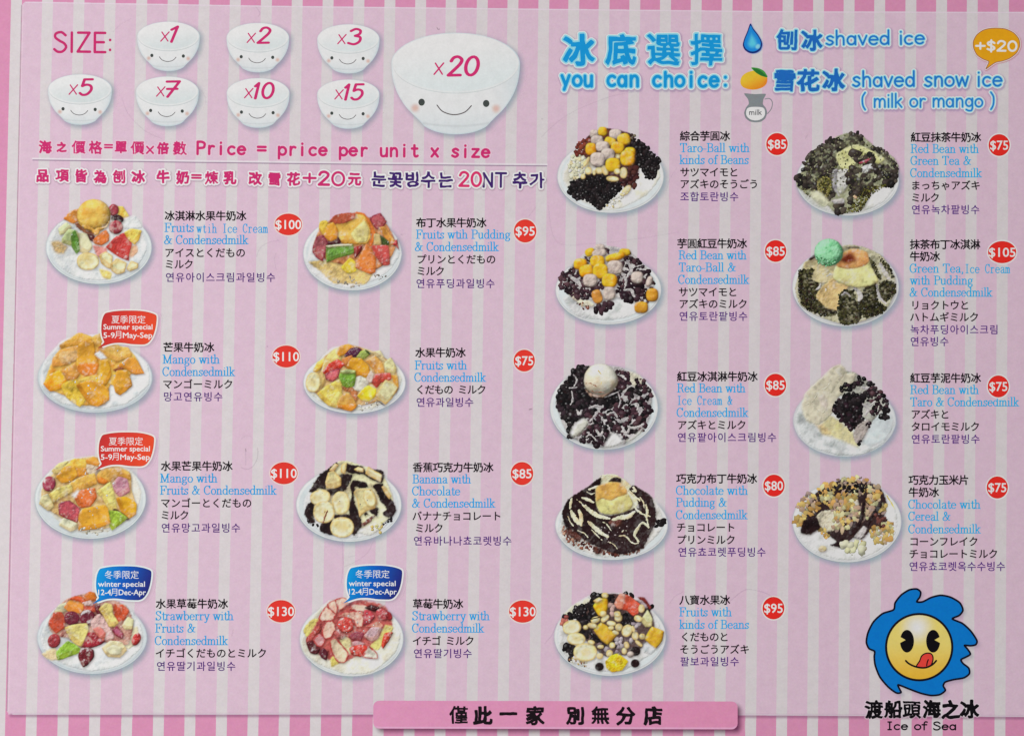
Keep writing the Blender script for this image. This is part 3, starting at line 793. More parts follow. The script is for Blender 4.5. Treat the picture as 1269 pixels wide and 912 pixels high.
def dish_mango():
    d = Dish("picture of mango ice heaped with orange mango chunks only", 35, 375, 6.289, 522, 585, 447, 275, glass=True, tone=(214, 224, 226))
    d.pc('shaved_ice', 'ice', "100,640 120,470 220,340 300,280 560,250 800,370 930,480 940,640 760,790 500,830 250,780")
    d.pc('mango_heap', 'mangopale', "130,620 190,450 260,350 330,285 410,240 510,270 570,240 700,330 790,370 850,440 890,540 800,560 760,690 640,640 600,790 420,800 300,730 180,680", col=(244, 186, 84), col2=(222, 140, 36), facet=False, bk=1.5, soft=.8)
    d.pc('mango_chunk', 'mangopale', "245,330 320,280 400,232 500,270 485,320 360,340 255,370", col=(236, 178, 72))
    d.pc('mango_chunk', 'mangopale', "495,275 550,240 610,300 560,345 510,330", col=(236, 184, 84))
    d.pc('mango_chunk', 'mangopale', "188,440 250,365 390,335 395,430 300,490 195,500", col=(234, 172, 82))
    d.pc('syrup', 'syrup', "240,395 380,375 380,450 270,475", col=(238, 192, 130), alpha=.8)
    d.pc('mango_chunk', 'mangopale', "550,370 640,342 780,348 805,420 700,462 620,432", col=(232, 186, 92))
    d.pc('mango_chunk', 'mango', "690,500 775,430 830,428 882,510 905,552 830,562 760,520", col=(230, 160, 56))
    d.pc('dark_gap', 'brown', "660,525 720,500 750,520 700,545", col=(156, 84, 44))
    d.pc('mango_chunk', 'mango', "660,610 690,530 770,528 802,600 812,650 720,722 680,700", col=(232, 168, 50))
    d.pc('mango_chunk', 'mango', "255,540 370,465 405,560 360,612 300,602", col=(236, 168, 74))
    d.pc('mango_chunk', 'mango', "118,630 170,558 250,528 302,610 262,672 170,692")
    d.pc('mango_chunk', 'pine', "260,640 380,600 450,740 405,812 300,740", col=(232, 194, 66), soft=1)
    d.pc('mango_chunk', 'mango', "375,470 392,330 450,290 512,305 532,430 552,480 530,545 440,560 385,520", col=(242, 170, 52), rk=1.4)
    d.pc('mango_shade', 'orange', "385,490 450,470 548,478 530,552 470,582 395,548", col=(230, 134, 40), soft=1.6)
    d.pc('ice_chunk', 'ice', "520,400 560,380 612,430 570,445", soft=1.6)
    d.pc('mango_chunk', 'pine', "395,605 520,565 610,650 480,660", col=(236, 196, 96), soft=1.2)
    d.pc('mango_chunk', 'mango', "515,650 560,545 570,450 625,445 652,560 612,640 560,668", col=(242, 176, 46))
    d.pc('mango_chunk', 'mango', "375,640 480,602 622,660 632,760 540,812 470,782 410,702", col=(240, 168, 48))
    d.sc('highlight', "240,600 560,560 700,340 760,540 360,760", 14, 4, 9, [(250, 244, 226)], spec=.2, jag=.5)
def dish_fruit():
    d = Dish("picture of mixed fruit ice with a banana slice at its left rim", 360, 410, 7.465, 592, 480, 473, 288, tone=(236, 238, 234))
    d.pc('shaved_ice', 'icewarm', "170,560 250,300 400,150 700,165 950,290 1030,450 960,600 760,720 560,740 350,690")
    d.pc('fruit_heap', 'mangopale', "200,520 260,300 400,170 560,130 760,190 960,310 990,520 860,640 600,700 420,700 260,600", col=(228, 192, 128), col2=(178, 122, 64), facet=False, bk=1.4, soft=.8)
    d.pc('pineapple', 'pine', "318,260 380,190 440,165 475,260 400,292 330,295", col=(240, 212, 130))
    d.pc('orange_wedge', 'orange', "428,205 460,140 540,120 592,158 520,212 450,242", col=(238, 164, 56))
    d.pc('melon_slice', 'pale', "740,200 830,180 870,250 900,300 800,250", col=(232, 216, 170))
    d.pc('grape', 'grape', "500,222 555,162 620,150 662,180 625,242 560,245 505,240", col=(84, 34, 62))
    d.pc('kiwi_chunk', 'kiwi', "610,240 650,190 700,172 738,215 700,252 660,272", col=(172, 192, 94))
    d.pc('kiwi_rind', 'rind', "690,174 742,200 735,222 702,198", col=(58, 78, 32))
    d.pc('orange_wedge', 'mangopale', "208,370 250,288 312,258 332,300 250,382")
    d.pc('apple_slice', 'pale', "285,372 320,268 402,298 335,342 300,412", col=(240, 206, 142))
    d.pc('orange_wedge', 'orange', "478,262 570,225 590,330 500,335", col=(238, 146, 66))
    d.pc('melon_slice', 'pale', "868,300 930,245 978,340 965,392 880,382", col=(226, 218, 160))
    d.pc('melon_chunk', 'melonred', "298,380 350,308 440,262 502,310 465,352 380,382 320,402", col=(218, 66, 48))
    d.pc('strawberry', 'dragon', "318,402 400,358 462,348 442,432 390,472 330,452", col=(210, 106, 112))
    d.pc('orange_wedge', 'orange', "698,280 780,228 852,300 872,392 800,398 740,332", col=(240, 170, 86))
    d.pc('mango_disc', 'mango', "515,330 565,252 650,252 725,325 738,400 692,432 600,402 540,362", col=(243, 166, 44), rk=1.3)
    d.pc('orange_wedge', 'mango', "925,410 992,418 1002,520 972,582 955,480", col=(240, 168, 66))
    d.pc('melon_chunk', 'melonred', "738,472 780,400 922,388 932,452 840,482 800,528", col=(216, 84, 72))
    d.pc('syrup', 'brown', "465,520 560,508 625,580 605,645 540,572 490,552", col=(198, 124, 74))
    d.pc('lychee', 'cream', "700,442 745,368 768,400 752,472 712,482", col=(236, 204, 190))
    d.pc('lychee', 'cream', "585,445 650,415 722,472 700,532 620,557 578,520", col=(234, 226, 206))
    d.pc('kiwi_chunk', 'kiwi', "450,412 478,372 592,365 608,420 592,512 520,524 455,492", col=(128, 176, 62))
    d.pc('kiwi_edge', 'pale', "462,372 530,354 602,368 592,392 480,396", col=(192, 208, 134))
    d.pc('banana_chunk', 'banana', "280,440 322,440 312,500 280,542", col=(226, 198, 122))
    d.slice('banana_slice', 212, 475, 70, 92, 8, -5, 5)
    d.pc('pineapple', 'pine', "248,582 330,508 450,448 475,500 475,590 412,692 350,692 290,640", col=(240, 208, 96))
    d.pc('pineapple', 'pine', "358,692 440,560 482,590 432,712", col=(242, 216, 126))
    d.pc('yellow_fruit', 'mango', "618,600 660,540 720,503 792,540 792,600 730,652 660,642", col=(246, 214, 48), col2=(228, 182, 30))
    d.pc('banana_shadow', 'dark', "790,632 860,676 872,690 845,678", wob=.2)
    d.pc('banana_chunk', 'banana', "788,592 840,508 880,452 962,488 992,532 942,622 880,682 830,642", col=(230, 220, 170))
    d.pc('papaya_chunk', 'orange', "438,652 480,588 540,578 592,640 612,702 560,742 480,722 430,712", col=(244, 178, 84))
    d.pc('papaya_side', 'orange', "440,692 600,672 606,710 560,742 462,718", col=(242, 144, 42), soft=.8)
    d.sc('ice_grain', "640,680 820,650 800,710 640,735", 16, 5, 12, [(200, 196, 180), (170, 164, 150), (236, 232, 220)], jag=.4)
def dish_mango_fruit():
    d = Dish("picture of mango and fruit ice with a pink chunk at its left", 35, 525, 6.078, 469, 565, 419, 303)
    d.pc('shaved_ice', 'icewarm', "90,570 130,400 220,310 300,270 560,240 780,360 850,520 800,690 600,810 400,820 250,750")
    d.pc('fruit_heap', 'mangopale', "100,500 190,370 300,280 520,250 760,360 780,500 810,640 620,780 390,790 240,700 120,620", col=(222, 190, 128), col2=(176, 128, 66), facet=False, bk=1.4, soft=.8)
    d.pc('apple_slice', 'pale', "178,352 230,298 302,280 252,362 200,378", col=(228, 214, 142))
    d.pc('mango_chunk', 'mangopale', "256,335 345,262 440,272 445,330 350,342")
    d.pc('mango_chunk', 'mango', "432,275 495,245 545,290 525,322 450,302", col=(234, 166, 64))
    d.pc('orange_chunk', 'orange', "345,340 440,328 445,392 378,402", col=(238, 160, 56))
    d.pc('mango_chunk', 'mango', "208,402 268,330 345,318 375,390 332,432 258,447", col=(242, 174, 52))
    d.pc('syrup', 'milk', "440,305 540,330 510,385 448,370", col=(226, 204, 178), alpha=.85)
    d.pc('mango_chunk', 'mangopale', "508,402 556,342 680,332 765,368 775,425 680,405 590,455 528,442", col=(240, 180, 80))
    d.pc('orange_strip', 'orange', "515,420 545,398 600,430 580,455 530,445", col=(236, 138, 44))
    d.ball('grape', 'grape', 158, 452, 50, 58, 15, col=(166, 58, 82))
    d.pc('mango_chunk', 'mangopale', "305,452 398,398 502,372 518,452 430,488 345,528", col=(240, 186, 84))
    d.pc('apple_slice', 'pine', "155,532 228,478 322,458 335,512 240,562 178,605", col=(238, 218, 124))
    d.pc('pear', 'pale', "82,602 108,540 150,528 195,622 150,655", col=(226, 218, 166))
    d.pc('ice_chunk', 'ice', "330,540 370,500 400,520 360,560")
    d.pc('papaya_chunk', 'papaya', "350,562 398,498 503,482 518,560 470,622 390,635", col=(236, 120, 50))
    d.pc('apple_wedge', 'pine', "516,512 618,438 652,540 668,642 610,655 560,562", col=(238, 222, 128))
    d.pc('dragonfruit_chunk', 'dragonpale', "636,452 680,398 748,418 768,512 692,552 652,512")
    d.pc('mango_disc', 'mango', "662,560 740,548 818,600 812,682 760,715 700,662", col=(244, 176, 36), rk=1.3)
    d.pc('dark_gap', 'dark', "640,650 665,640 760,712 740,722", col=(90, 60, 40), wob=.3)
    d.pc('kiwi_chunk', 'kiwi', "592,652 680,658 750,712 632,802 598,722", col=(170, 204, 66))
    d.pc('dragonfruit_chunk', 'dragon', "230,600 310,576 395,640 372,742 290,717 232,682", col=(206, 88, 100))
    d.pc('mango_chunk', 'mango', "382,682 410,640 572,608 602,640 618,752 510,792 378,802", col=(244, 172, 52), rk=1.2)
    d.pc('pear_chunk', 'pale', "232,762 265,708 372,750 368,792 320,812", col=(228, 228, 194))
    d.sc('ice_grain', "380,790 600,770 620,800 480,840", 18, 5, 12, [(222, 216, 200), (180, 172, 150)], jag=.4)
    d.sc('highlight', "250,380 480,380 560,640 690,340 480,700", 12, 4, 9, [(252, 246, 230)], spec=.2, jag=.5)
def dish_banana_chocolate():
    d = Dish("picture of banana ice under black chocolate sauce with banana slices", 355, 555, 7.294, 564, 515, 476, 335)
    d.pc('shaved_ice', 'ice', "160,480 250,330 450,160 650,150 880,250 990,480 960,640 800,780 550,815 300,750 170,600")
    d.pc('banana_heap', 'cream', "235,340 350,210 470,120 560,120 720,170 870,245 960,450 940,620 870,680 800,760 680,720 450,700 240,560", col=(240, 222, 178))
    for t in ("205,390 230,350 300,240 365,195 450,130 462,150 430,215 365,290 355,375 290,365 250,400",
              "520,190 540,140 580,150 690,165 712,212 780,190 870,205 882,250 862,315 760,282 700,242 560,225",
              "470,260 500,235 592,240 585,290 535,380 480,420 390,425 368,375 470,345",
              "575,330 605,288 660,295 715,305 738,350 670,362 622,350 612,470 645,560 685,690 615,790 570,720 565,520 590,420",
              "778,345 800,325 872,322 882,400 962,480 992,560 955,620 905,625 870,590 905,545 850,480 815,400",
              "162,600 182,520 215,490 250,500 245,600 255,670 210,680 190,640",
              "300,740 312,690 345,650 410,640 425,780 345,772",
              "405,520 430,600 560,595 605,660 560,640 450,650 420,600",
              "752,560 790,535 832,540 820,620 790,600 760,580", "700,590 725,575 740,600 712,610"):
        d.pc('chocolate_sauce', 'choc', t)
    d.pc('chocolate_stain', 'chocbrown', "680,690 760,622 800,610 760,660 700,710", col=(120, 72, 62))
    d.sc('chocolate_crumb', "180,590 260,560 300,700 210,690", 12, 6, 16, BLACK, jag=.4)
    d.sc('chocolate_crumb', "870,690 940,620 950,660 890,700", 6, 6, 16, BLACK, jag=.4)
    d.pc('banana_chunk', 'banana', "388,202 440,138 472,158 425,215", col=(238, 206, 160))
    d.pc('banana_chunk', 'banana', "490,215 500,150 548,130 530,232")
    d.pc('banana_chunk', 'banana', "612,192 650,170 698,185 692,218 640,210")
    d.pc('banana_chunk', 'banana', "715,232 740,168 800,205 862,242 850,305 780,272")
    d.pc('banana_chunk', 'banana', "352,310 378,222 430,208 492,270 492,340 430,365 365,360", col=(240, 216, 158))
    d.pc('banana_chunk', 'banana', "860,350 890,345 945,430 930,460 890,410")
    d.pc('banana_chunk', 'banana', "608,402 640,370 762,368 822,490 800,542 720,572 660,620 640,470", col=(236, 216, 160))
    d.slice('banana_face', 752, 450, 52, 82, -16)
    d.slice('banana_slice', 305, 445, 92, 66, -10, -20, 10)
    d.slice('banana_slice', 492, 495, 80, 104, 0, -8, 20)
    d.slice('banana_slice', 340, 578, 96, 98, 0, -10, 0)
    d.slice('banana_slice', 503, 716, 106, 92, 0, 5, 10)
    d.sw('sauce_streak', 'brown', "375,560 350,620 330,680", 14); d.sw('sauce_streak', 'brown', "350,570 335,630", 10)
    d.pc('ice_chunk', 'ice', "650,760 720,710 800,680 860,720 760,790", col=(232, 226, 214))
    d.sc('banana_crumb', "780,700 880,660 860,760 780,760", 9, 10, 20, [(236, 216, 150), (226, 200, 120)], spec=.2, jag=.3)
    d.sc('sauce_shine', "230,300 700,260 900,500 620,700 400,600", 16, 3, 7, [(150, 140, 140)], spec=.2, jag=.5)
def dish_strawberry_fruit():
    d = Dish("picture of strawberry and fruit ice with a green chunk low left", 35, 695, 6.078, 482, 575, 414, 277, glass=True, tone=(218, 228, 230))
    d.pc('shaved_ice', 'ice', "95,570 150,420 260,310 500,240 740,330 850,480 860,640 700,780 480,830 280,780 130,680")
    d.pc('pear_syrup', 'syrup', "105,700 200,650 235,735 170,745", col=(228, 206, 160))
    d.pc('pear_syrup', 'syrup', "700,545 820,490 830,600 760,660 700,640", col=(228, 220, 184))
    d.pc('fruit_heap', 'syrup', "150,480 200,370 300,280 480,240 730,330 790,460 760,620 640,640 560,600 420,660 300,580 200,560", col=(206, 160, 140), col2=(150, 84, 76), bk=1.4, soft=.8)
    d.pc('pear', 'pale', "190,400 230,330 290,310 300,370 230,400", col=(214, 216, 180))
    d.pc('papaya_chunk', 'orange', "268,345 330,275 400,265 445,330 400,392 320,390", col=(236, 152, 62))
    d.pc('melon_chunk', 'papaya', "300,288 360,262 440,280 445,330 380,305", col=(220, 92, 46))
    d.pc('orange_wedge', 'papaya', "405,272 460,228 505,238 515,292 450,305", col=(238, 130, 46))
    d.pc('melon_chunk', 'melonred', "415,335 500,322 512,382 430,385", col=(214, 88, 62))
    d.pc('ice_chunk', 'milk', "410,310 470,295 490,330 430,335", col=(220, 190, 186))
    d.pc('papaya_chunk', 'papaya', "152,460 190,388 252,382 285,440 272,502 212,545 172,502", col=(206, 84, 56))
    d.pc('papaya_chunk', 'papaya', "636,322 710,326 760,372 742,422 690,468 645,402", col=(216, 88, 48))
    d.pc('berry', 'grape', "500,340 540,330 560,400 520,400", col=(120, 36, 44))
    d.pc('pineapple', 'pine', "533,362 580,313 632,328 642,400 682,462 652,492 608,492 568,412", col=(240, 216, 132))
    d.ball('grape', 'grape', 330, 430, 58, 54, 10, col=(126, 42, 62))
    d.ball('grape', 'grape', 448, 428, 60, 62, 0, col=(118, 34, 54))
    d.pc('pink_ice', 'milk', "470,455 540,395 600,480 645,572 560,602 495,545", col=(228, 188, 182))
    d.pc('strawberry', 'strawb', "405,605 440,540 510,538 582,600 542,632 470,655 408,642", col=(172, 44, 58))
    d.pc('strawberry', 'melonred', "488,510 540,490 585,540 570,600 520,560", col=(224, 130, 120))
    d.pc('pineapple', 'pine', "276,500 340,478 442,468 455,520 402,640 350,622 308,572", col=(238, 220, 134))
    d.pc('dragonfruit_chunk', 'dragon', "632,520 670,488 718,540 712,582 660,562", col=(184, 96, 124))
    d.pc('apple_slice', 'pale', "708,482 750,420 795,440 782,512 730,514", col=(224, 222, 172))
    d.ball('strawberry', 'strawb', 815, 588, 32, 50, 25, col=(196, 52, 52))
    d.ball('strawberry', 'strawb', 196, 600, 48, 54, 20, col=(172, 60, 66))
    d.pc('kiwi_chunk', 'kiwi', "210,680 300,598 395,655 382,692 250,742 222,742", col=(156, 200, 66))
    d.pc('plum', 'strawb', "376,710 400,658 440,648 493,668 498,722 450,782 415,798 388,752", col=(120, 34, 44))
    d.pc('pear', 'pale', "555,652 620,598 702,608 745,670 692,725 600,718", col=(228, 218, 172))
    d.pc('pear', 'pale', "590,660 640,630 700,650 690,700 620,700", col=(234, 228, 190), soft=1)
def dish_strawberry():
    d = Dish("picture of strawberry ice covered with pale red edged strawberry slices", 355, 695, 6.082, 491, 585, 391, 285)
    d.pc('shaved_ice', 'icewarm', "115,600 180,440 320,300 560,270 760,400 860,540 820,690 650,835 450,850 250,780 140,700")
    d.pc('pear_syrup', 'syrup', "125,520 180,445 255,435 165,570", col=(232, 212, 122), soft=.8)
    d.pc('fruit_heap', 'syrup', "160,600 250,420 340,300 560,290 740,335 800,470 760,620 560,700 400,770 220,690", col=(190, 92, 86), col2=(118, 34, 44))
    d.pc('pear_syrup', 'syrup', "330,745 360,715 395,770 340,795", col=(236, 212, 110))
    d.pc('pear_syrup', 'syrup', "630,640 700,570 745,480 808,500 760,580 690,670", col=(236, 214, 128))
    d.pc('pear', 'syrup', "400,560 480,590 490,690 440,700", col=(230, 214, 158))
    for t in ("308,322 370,288 392,350 372,402 318,362", "365,290 432,272 485,312 400,372", "242,422 300,338 374,400 342,452 258,452",
              "476,362 520,318 602,328 645,360 560,382"):
        d.pc('strawberry_slice', 'sslice', t)
    d.pc('strawberry', 'strawb', "588,352 640,328 705,350 662,378", col=(72, 26, 30))
    d.ball('strawberry', 'strawb', 728, 402, 55, 42, 30, col=(190, 78, 84)); d.ball('strawberry', 'strawb', 772, 412, 24, 36, -30, col=(160, 44, 50))
    d.pc('strawberry', 'strawb', "565,442 590,368 640,378 668,420 622,472 578,482", col=(196, 74, 84))
    d.pc('strawberry_slice', 'sslice', "385,422 430,383 572,378 578,490 525,498 500,440", rk=.7)
    d.pc('strawberry', 'strawb', "148,582 240,488 264,520 195,612 160,640", col=(176, 74, 66))
    d.pc('strawberry', 'strawb', "150,612 200,600 254,660 232,702 180,692", col=(96, 36, 42))
    d.pc('strawberry_slice', 'sslice', "200,590 250,545 300,590 270,640 230,640", col=(206, 150, 150))
    d.pc('strawberry', 'strawb', "252,680 280,652 313,690 302,748 258,722", col=(98, 34, 48))
    d.pc('strawberry_slice', 'sslice', "266,540 290,458 352,448 374,510 332,582 288,584")
    d.pc('strawberry', 'strawb', "360,540 400,510 450,560 420,590 380,580", col=(186, 96, 92))
    d.ball('strawberry', 'strawb', 448, 482, 64, 58, 20, col=(212, 72, 64))
    d.pc('strawberry_slice', 'sslice', "598,490 680,448 735,480 702,525 620,502", col=(234, 160, 140))
    d.pc('plum', 'dragon', "465,570 520,528 585,540 562,604 500,594", col=(160, 78, 90))
    d.pc('pink_ice', 'dragonpale', "585,562 640,500 714,498 692,582 640,605", col=(214, 178, 184))
    d.pc('pink_ice', 'dragonpale', "490,610 540,600 590,620 560,650 500,640", col=(200, 150, 156))
    d.pc('strawberry_slice', 'sslice', "326,602 365,575 430,640 474,700 442,765 380,755 336,670", col=(240, 208, 176))
    d.pc('strawberry', 'strawb', "476,652 560,628 614,650 572,722 490,702", col=(216, 60, 44))
    d.pc('strawberry_slice', 'sslice', "575,722 618,638 682,690 684,735", col=(238, 222, 206))
    d.pc('strawberry', 'strawb', "716,625 740,545 806,538 732,658", col=(208, 66, 44))
    d.sc('highlight', "300,320 600,380 720,480 480,700 330,520", 16, 4, 9, [(252, 240, 232)], spec=.2, jag=.5)
def nut(d, *L):
    for x, y, rx, ry, rot in L: d.ball('peanut', 'banana', x, y, rx, ry, rot, 2.2, col=NUT, col2=(214, 188, 140))
def dish_taro_beans():
    d = Dish("picture of ice with taro balls, peanuts and two heaps of black beans", 680, 145, 7.018, 537, 520, 463, 320, tone=(226, 232, 230))
    d.pc('shaved_ice', 'icewarm', "120,490 230,300 400,190 700,190 900,330 970,520 850,680 640,790 480,810 300,740 150,600")
    d.pc('oat_heap', 'cream', "165,440 220,325 330,325 355,420 290,540 200,540")
    d.sc('oat_grain', "170,440 225,320 330,325 350,420 290,545 190,530", 40, 12, 26, [(238, 226, 190), (226, 204, 160), (232, 226, 214)], spec=.1, jag=.3)
    d.pc('bean_heap', 'dark', "330,180 500,100 720,150 780,300 780,480 720,600 600,600 480,500 300,330", col=(84, 46, 42))
    d.sc('kidney_bean', "215,290 250,240 340,185 368,220 330,335 240,335", 16, 18, 28, [(132, 66, 50), (110, 50, 42), (150, 84, 64)])
    d.sc('kidney_bean', "480,180 540,95 580,100 540,180", 6, 16, 24, [(120, 62, 48)])
    d.sc('kidney_bean', "690,150 745,150 750,205 700,205", 8, 12, 22, [(120, 110, 90), (60, 44, 40)])
    d.sc('black_bean', "690,230 740,205 850,245 890,320 965,375 955,440 915,530 860,530 800,440 740,440 690,360", 110, 16, 27, BLACK, base='choc', gap=.5)
    d.sc('brown_bean', "590,470 740,420 775,490 745,610 640,590", 34, 18, 30, [(70, 38, 36), (52, 28, 30), (90, 52, 48)], base='dark')
    d.sc('black_bean', "185,560 250,545 330,505 420,485 560,540 630,570 620,640 500,770 435,805 330,725 240,725 178,650", 190, 15, 24, BLACK, base='choc', gap=.5)
    nut(d, (440, 468, 36, 29, 0), (488, 465, 26, 44, -20), (600, 345, 22, 22, 0), (590, 470, 30, 26, 0), (345, 470, 30, 32, 0), (330, 392, 15, 48, 30), (298, 520, 20, 22, 0), (395, 485, 14, 22, 0))
    G = lambda x, y, rx, ry, r=0: d.ball('taro_ball', 'tarogrey', x, y, rx, ry, r, 2.7)
    Y = lambda x, y, rx, ry, r=0: d.ball('sweet_potato_ball', 'gold', x, y, rx, ry, r, 2.7)
    G(395, 150, 38, 38); Y(468, 128, 40, 40); G(420, 205, 54, 42); G(580, 152, 54, 44); Y(535, 215, 50, 36, 20); Y(652, 198, 56, 52, -15)
    Y(368, 282, 48, 54); G(468, 260, 58, 46); Y(598, 270, 58, 52, 10); Y(705, 308, 48, 42); Y(685, 360, 64, 68); G(515, 328, 60, 52); G(425, 373, 64, 62); Y(558, 418, 64, 60)
    nut(d, (555, 540, 54, 23, 5), (650, 488, 32, 47, 0), (675, 640, 27, 52, 40), (595, 475, 27, 24, 0))
    d.sc('oat_grain', "490,770 600,690 700,640 640,720 560,790", 26, 8, 16, [(236, 230, 206), (216, 200, 150)], jag=.3, spec=.1)
def dish_taro_red_bean():
    d = Dish("picture of red bean ice with orange taro balls over spotted milk", 675, 290, 7.465, 589, 520, 489, 320, tone=(224, 232, 232))
    d.pc('shaved_ice', 'ice', "170,600 300,560 640,600 900,620 960,640 800,760 560,800 300,760", col=(224, 230, 228))
    d.pc('milk_ice', 'milk', "150,480 190,370 300,240 480,110 680,125 800,180 930,300 1002,440 1000,560 930,650 820,630 660,590 560,640 400,600 280,590")
    d.pc('cream_edge', 'cream', "190,520 270,540 330,600 420,620 460,660 380,680 260,600", col=(228, 214, 190))
    d.sc('red_bean', "140,480 160,360 260,310 340,380 470,490 475,560 350,605 250,570", 44, 16, 32, BEAN)
    d.sc('red_bean', "640,490 690,380 740,210 800,180 930,300 1002,450 960,650 860,610 720,600", 62, 16, 34, BEAN)
    d.sc('red_bean', "340,240 420,190 420,260 370,280", 6, 12, 20, BEAN); d.sc('red_bean', "540,130 600,140 590,180 560,170", 4, 10, 18, BEAN)
    d.sc('red_bean', "480,430 530,420 540,500 480,500", 5, 20, 30, BEAN)
    d.sc('red_bean', "465,700 520,650 620,640 615,700 530,745", 9, 30, 42, BEAN)
    d.sc('red_bean', "720,560 780,430 880,470 850,600 760,610", 12, 32, 46, BEAN[:3], gap=.5)
    d.sw('milk_streak', 'milk', "690,340 750,420 740,500", 26); d.sw('milk_streak', 'milk', "760,250 800,330 760,400", 30); d.sw('milk_streak', 'milk', "740,520 800,520 830,580", 30)
    d.sw('milk_streak', 'milk', "230,390 300,440 330,480", 40)
    d.sc('crumb', "280,650 380,630 420,690 330,690", 10, 6, 16, [(150, 84, 60), (90, 50, 44), (220, 190, 160)], jag=.4)
    G = lambda x, y, rx, ry, r=0: d.ball('taro_ball', 'tarogrey', x, y, rx, ry, r, 2.7)
    Y = lambda x, y, rx, ry, r=0, **k: d.ball('sweet_potato_ball', 'gold', x, y, rx, ry, r, 2.7, **k)
    G(510, 130, 46, 36); Y(418, 170, 46, 38, -20); G(505, 182, 66, 40, -10); Y(740, 170, 52, 34); Y(650, 215, 92, 36, -15); Y(330, 280, 62, 52)
    Y(488, 255, 68, 56); G(648, 312, 72, 66); Y(385, 342, 66, 56, -15); Y(515, 345, 70, 70); G(422, 430, 66, 58); Y(600, 432, 70, 64, 8)
    G(855, 402, 56, 54); G(968, 440, 28, 50, 20); G(598, 552, 56, 62); Y(485, 580, 48, 64, -15, col=(220, 150, 66)); Y(995, 565, 56, 62, 0, col=(230, 156, 44)); Y(893, 680, 64, 54, 0, col=(230, 160, 48))
def dish_red_bean_ice_cream():
    d = Dish("picture of black red bean ice with a white ice cream scoop", 670, 440, 7.294, 572, 476, 488, 382, tone=(216, 226, 228))
    d.pc('milk_ice', 'milk', "135,430 180,280 290,150 420,95 700,105 800,160 920,230 1000,350 985,560 900,700 760,800 560,835 400,790 260,740 190,600", col=(178, 174, 174))
    d.pc('shaved_ice', 'icewarm', "790,150 870,170 930,230 900,300 830,280 800,220", col=(216, 210, 188))
    d.sc('black_bean', "140,420 190,290 290,150 420,98 470,250 560,360 700,290 735,330 700,400 720,470 640,440 520,440 440,460 400,560 300,590 210,590 180,510", 150, 20, 36, BLACK + [(52, 40, 46)], base='choc', gap=.5)
    d.sc('red_bean', "680,290 690,150 790,160 800,260 740,310", 22, 18, 30, BEAN, gap=.5)
    d.sc('red_bean', "430,480 560,440 720,400 820,290 960,300 1002,350 985,560 900,690 740,770 620,740 500,700 420,640", 125, 17, 36, BEAN + BLACK, gap=.5)
    d.sc('red_bean', "850,220 950,220 950,290 900,290", 6, 16, 24, BEAN)
    d.sc('red_bean', "236,740 250,620 290,600 300,640 280,745", 12, 20, 30, BLACK, gap=.5)
    d.sc('red_bean', "320,730 400,640 520,650 620,700 600,790 540,830 420,790 350,770", 34, 18, 32, BEAN + BLACK, gap=.5)
    for t, w in (("280,330 290,400 270,450", 24), ("230,290 270,300 330,290", 16), ("300,180 330,230 300,280", 24), ("330,500 350,530 370,500", 44), ("700,340 720,420 700,480", 22),
                 ("580,380 640,360 700,330", 20), ("440,480 500,460 560,470", 34), ("600,540 660,520 690,560", 34), ("680,580 740,600 790,570", 40), ("440,600 480,560 520,520", 26),
                 ("820,450 880,440 870,500", 26), ("790,640 850,660 930,620", 40), ("500,680 540,720 560,690", 44), ("410,740 450,720 500,770", 26), ("730,690 780,700 800,660", 30), ("700,180 740,190 770,220", 30)):
        d.sw('milk_streak', 'milk', t, w * .68)
    d.pc('ice_chunk', 'icewarm', "270,700 310,630 385,575 432,620 340,720 290,735", col=(226, 226, 208))
    d.pc('ice_chunk', 'icewarm', "578,822 610,760 650,705 705,725 742,780 690,815 620,835", col=(230, 230, 222))
    d.pc('ice_chunk', 'icewarm', "780,770 850,730 920,660 900,710 820,770", col=(214, 214, 200))
    d.pc('scoop_base_shade', 'brown', "400,300 440,340 540,360 620,340 560,380 450,370", col=(170, 140, 120))  # shade at the scoop's base, painted as a brown crescent
    d.pc('ice_cream_scoop', 'vanilla', "392,235 405,160 450,105 510,82 590,85 650,125 692,200 690,265 640,325 560,357 470,345 410,300", smooth=.45)
    d.sw('scoop_crease', 'brown', "410,255 460,258 510,288", 7); d.sw('scoop_crease', 'syrup', "520,140 560,200 545,260", 6); d.sw('scoop_crease', 'brown', "440,320 500,335 570,335", 8)
